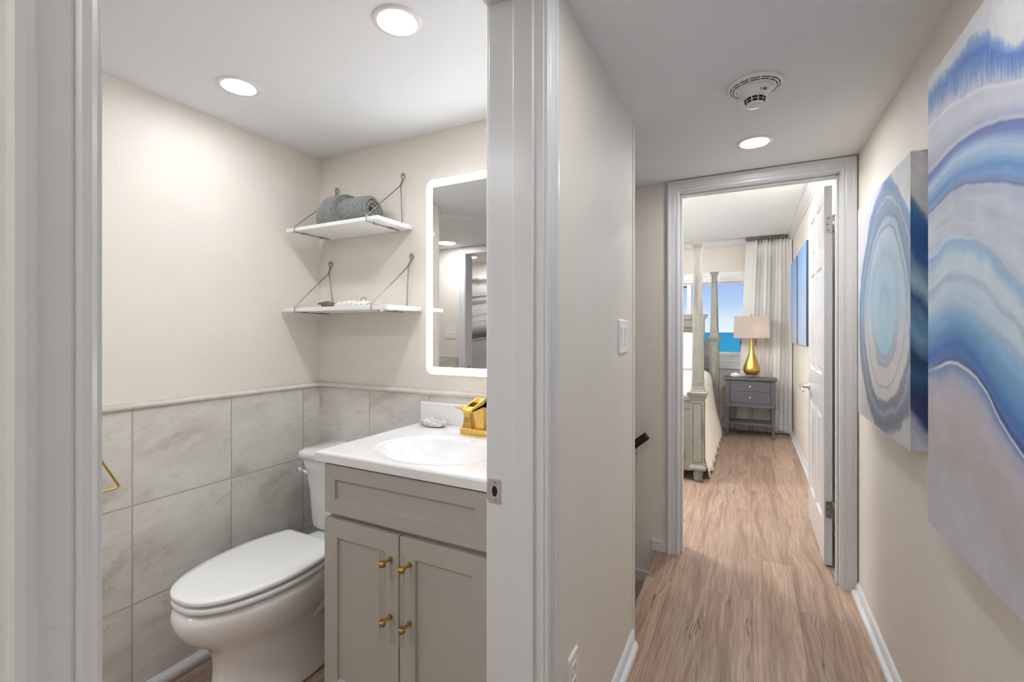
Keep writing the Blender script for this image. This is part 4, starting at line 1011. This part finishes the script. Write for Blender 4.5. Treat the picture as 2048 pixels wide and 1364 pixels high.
for x in (nx0, nx1-.042):
    for y, d in ((ny0, 1), (ny1-.042, -1)):
        s_ = 1 if x > 0 else -1; mb = MB()
        mb.loft([[(x+o+a*(.042-2*o2), y+b_*(.042-2*o2)+o2, z) for a, b_ in ((0, 0), (1, 0), (1, 1), (0, 1))] for z, o, o2 in ((0, .008, .008), (.36, 0, 0), (nzt-.018, 0, 0))], True, False)
        mb.build('leg', m_night, t, bevel=.002)
MB().box(nx0+.01, nx1-.01, ny0+.012, ny1-.01, .150, .172).build('lower_shelf', m_night, t, bevel=.002)

t = thing('table_lamp', 'table lamp with gold teardrop body and cream rectangular shade on the nightstand', 'lamp', (.018, 6.28, nzt))
lx, ly = .018, 6.28
MB().box(lx-.073, lx+.073, ly-.05, ly+.05, nzt, nzt+.030).build('crystal_base', m_cryst, t, bevel=.003)
MB().lathe([(.052, .030), (.062, .034), (.085, .062), (.0935, .092), (.092, .118), (.082, .155), (.064, .20), (.046, .25), (.031, .31), (.021, .37), (.015, .43), (.012, .475), (.012, .49)], (lx, ly, nzt), 48).build('lamp_body', m_gold, t)
MB().tube([(lx, ly, nzt+.48), (lx, ly, nzt+.60)], .008).build('lamp_stem', m_brass, t)
sx, sy = .190, .105; mb = MB()
ra, rb = rrect(lx-sx, lx+sx, ly-sy, ly+sy, .012, 3), rrect(lx-sx-.004, lx+sx+.004, ly-sy-.003, ly+sy+.003, .012, 3)
mb.loft([[(x, y, 1.178) for x, y in rb], [(x, y, 1.440) for x, y in ra]], False, False)
sh = mb.build('lamp_shade', m_shade, t); q = sh.modifiers.new('th', 'SOLIDIFY'); q.thickness = .0015
MB().tube([(lx, ly, 1.30), (lx, ly, 1.462)], .003).build('harp', m_brass, t)
mb = MB(); mb.tube([(lx-sx+.002, ly, 1.435), (lx+sx-.002, ly, 1.435)], .002); mb.tube([(lx, ly-sy+.002, 1.435), (lx, ly+sy-.002, 1.435)], .002); mb.build('spider', m_brass, sh)
MB().lathe([(.004, 0), (.009, .004), (.008, .022), (.004, .030), (.001, .032)], (lx, ly, 1.442), 14).build('finial', m_cryst, t)
mb = MB(); mb.sphere((lx+.06, ly, 1.285), .028, n=16, m=10); mb.build('bulb', M('bulb_glow', (1, 1, 1, 1), .5, emit=(1, .80, .58, 1), estr=9), t)
MB().tube([(lx, ly, 1.285), (lx+.035, ly, 1.285)], .009).build('socket', m_brass, t)
cordp = [(-.06, 6.40, .685), (-.12, 6.435, .55), (-.19, 6.45, .33), (-.27, 6.47, .21), (-.33, 6.52, .10), (-.36, 6.60, .06)]
MB().tube(cordp, .0028, 8).build('cord', m_black, t)

t = thing('seashell', 'white conch shell on the left of the nightstand', 'shell', (-.155, 6.22, nzt))
mb = MB(); rings = []
for k in range(22):
    f = k/21; x = -.208+f*.105; r = .027*math.sin((f*.80+.16)*PI)**.8*(1+.10*math.sin(f*26)) + .002
    rings.append([(x, 6.22+r*math.cos(2*PI*j/18)*1.05, nzt+.0285*(1-.35*abs(f-.5))+max(r*math.sin(2*PI*j/18), -.0285*(1-.35*abs(f-.5))+.0005)) for j in range(18)])
mb.loft(rings, True, True)
for k in range(5): mb.tube([(-.20+.018*k, 6.215, nzt+.036), (-.203+.018*k, 6.212, nzt+.051-.002*k)], [.006, .001], 8)
mb.build('shell_body', m_shell, t)

# ------------------------------------------------------------------ four-poster bed
bxr, bxl, byf, byh = -.388, -1.98, 4.15, 6.25
t = thing('bed', 'antique white four-poster bed', 'bed', ((bxr+bxl)/2, 5.2, 0))
def oct_(x, y, h, c, z):
    return [(x+a, y+b_, z) for a, b_ in ((-h, -h+c), (-h+c, -h), (h-c, -h), (h, -h+c), (h, h-c), (h-c, h), (-h+c, h), (-h, h-c))]
def post(x, y, zc, name='post', plain=False):
    mb = MB()
    prof = [(.055, .098, .014), (.066, .106, .003), (.066, .122, .003), (.054, .142, .003), (.0515, .148, .003), (.0515, zc-.075, .003), (.056, zc-.065, .003), (.060, zc-.055, .003), (.074, zc-.020, .003), (.076, zc-.004, .003), (.070, zc, .003), (.053, zc+.004, .003), (.053, zc+.012, .003), (.050, zc+.018, .004)]
    top = 1.995; n = 8
    prof += [(.047, zc+.05, .004), (.0475, zc+.09, .012)]
    for k in range(n+1): f = k/n; prof.append((.0465+(.0305-.0465)*f, zc+.10+(top-.12-zc-.10)*f, .013-.004*f))
    prof += [(.031, top-.105, .004), (.032, top-.07, .003), (.034, top-.055, .003), (.034, top-.045, .003), (.044, top-.020, .003), (.048, top-.012, .003), (.048, top, .003)]
    prof = sorted(prof, key=lambda q: q[1])
    mb.loft([oct_(x, y, h, c, z) for h, z, c in prof], True, False)
    if not plain: pass
    p = mb.build(name, m_bed, t)
    ft = MB().lathe([(.024, 0), (.032, .006), (.036, .022), (.030, .036), (.036, .048), (.040, .068), (.032, .082), (.034, .100)], (x, y, 0), 24).build('bun_foot', m_bed, p)
    # applied panel mouldings on the square part
    pm = MB(); zz0, zz1 = .17, zc-.095
    for (dx, dy) in ((0, -1), (1, 0)):
        o = .0525
        for a in (-.034, .034):
            if dx == 0: pm.box(x+a-.003, x+a+.003, y-o-.0008, y-o+.004, zz0, zz1)
            else: pm.box(x+o-.004, x+o+.0008, y+a-.003, y+a+.003, zz0, zz1)
        for z in (zz0, zz1):
            if dx == 0: pm.box(x-.034, x+.034, y-o-.0008, y-o+.004, z-.003, z+.003)
            else: pm.box(x+o-.004, x+o+.0008, y-.034, y+.034, z-.003, z+.003)
    pm.build('panel_moulding', m_bedline, p)
post(bxr, byf, .752); post(bxl, byf, .752); post(bxr-.006, byh, 1.19); post(bxl, byh, 1.19)
# footboard and headboard
fb = MB(); fb.box(bxl+.05, bxr-.05, byf-.018, byf+.018, .13, .672); fb.box(bxl+.05, bxr-.05, byf-.030, byf+.030, .672, .690); fb.box(bxl+.05, bxr-.05, byf-.022, byf+.022, .690, .706)
fb.box(bxl+.05, bxr-.05, byf-.028, byf+.024, .085, .150); fb.box(bxl+.05, bxr-.05, byf-.022, byf-.016, .60, .615)
fb.build('footboard', m_bed, t, bevel=.003)
hb = MB(); P_ = []
xr_ = bxr-.05; xc_ = (bxl+bxr)/2
right = [(xr_, .98), (xr_, 1.10), (-.455, 1.112), (-.480, 1.135), (-.498, 1.17), (-.505, 1.21), (-.505, 1.41)]
low = [(-.535, .55), (-.535, .93), (-.525, .962), (-.50, .978)]
P_ = [(x, z) for x, z in low[1:]]+right
poly = [( -.535, .45)]+P_+[(2*xc_-x, z) for x, z in P_[::-1]]+[(2*xc_+.535, .45)]
hb.prism(poly, 'y', byh-.018, byh+.018); hb.prism([(-.505, 1.41), (-.49, 1.42), (-.488, 1.435), (-.470, 1.452), (-.470, 1.470), (2*xc_+.470, 1.470), (2*xc_+.470, 1.452), (2*xc_+.488, 1.435), (2*xc_+.49, 1.42), (2*xc_+.505, 1.41)], 'y', byh-.04, byh+.035)
hb.build('headboard', m_bed, t, bevel=.002)
hm = MB(); hm.box(-1.80, -.53, byh-.026, byh-.016, 1.295, 1.315); hm.box(-.60, -.585, byh-.024, byh-.016, 1.0, 1.27); hm.box(-1.80, -.585, byh-.024, byh-.016, 1.262, 1.272)
hm.build('headboard_moulding', m_bedline, t)
MB().box(bxr-.075, bxr-.04, byf+.05, byh-.05, .22, .42).build('side_rail', m_bed, t, bevel=.003); MB().box(bxl+.04, bxl+.075, byf+.05, byh-.05, .22, .42).build('side_rail', m_bed, t, bevel=.003)
tag(MB().box(bxl+.085, bxr-.085, byf+.05, byh-.03, .40, .735).build('mattress', m_white, bevel=.03, seg=4), 'white mattress under the cream bedspread', 'mattress')

# bedspread draped to the floor
t = thing('bedspread', 'cream bedspread draped over the bed side down to the floor', 'bedspread', (-1.18, 5.2, .76))
mb = MB(); NY, NA = 90, 30; pts = []
y0, y1 = 4.215, 6.16
for i in range(NY+1):
    f = i/NY; y = y0+(y1-y0)*f
    for j in range(NA+1):
        g_ = j/NA
        if g_ < .4: x = -1.88+(1.88-.56)*(g_/.4); z = .782+.006*math.sin(y*9+x*7)
        elif g_ < .52:
            a = (g_-.4)/.12*PI/2; x = -.56+.14*math.sin(a); z = .782-.10*(1-math.cos(a))
        else:
            h_ = (g_-.52)/.48; x = -.42+.05*h_+.065*h_*h_; z = .682-(.682-.022)*h_
            fold = (math.sin(y*24+1.5*math.sin(y*3.1))+.6*math.sin(y*41+1))*.012*h_
            x += fold
            if j == NA: z += .006*math.sin(y*17+2)
            if y < 4.40: x = min(x, -.325+.04*h_)
        if y < y0+.10 and g_ < .5: z -= .11*(1-math.cos((y0+.10-y)/.10*PI/2))
        pts.append((x, y, z))
mb.add(pts, [(i*(NA+1)+j, (i+1)*(NA+1)+j, (i+1)*(NA+1)+j+1, i*(NA+1)+j+1) for i in range(NY) for j in range(NA)], True)
o = mb.build('cloth', m_linen, t, fix=False); q = o.modifiers.new('th', 'SOLIDIFY'); q.thickness = .004
# pillows against the headboard
for px, py, rot, lb, ht in ((-.86, 6.07, .20, 'white scallop-edged pillow against the headboard nearest the nightstand', .46), (-1.50, 6.07, .20, 'white scallop-edged pillow against the headboard on the far side of the bed', .46)):
    t = thing('pillow', lb, 'pillow', (px, py, .79), 'pillows against the headboard'); mb = MB(); N1, N2 = 26, 20; rings = []
    for sgn in (-1, 1):
        P2 = []
        for i in range(N1+1):
            for j in range(N2+1):
                a, b_ = i/N1*2-1, j/N2*2-1
                th = .075*max(0, (1-abs(a)**3.2))**.6*max(0, (1-abs(b_)**3.2))**.6+.003
                sc_ = 1+.025*math.cos((a*4)*PI)*(abs(b_) > .9)
                X_ = a*.33; Z_ = (b_*sc_+1)*ht/2; Y_ = sgn*th
                P2.append((px+X_, py+Y_*math.cos(rot)+Z_*math.sin(rot)*.35-.02, .79+Z_*math.cos(rot)))
        mb.add(P2, [(i*(N2+1)+j, (i+1)*(N2+1)+j, (i+1)*(N2+1)+j+1, i*(N2+1)+j+1) for i in range(N1) for j in range(N2)], True)
    mb.build('cushion', m_white, t)
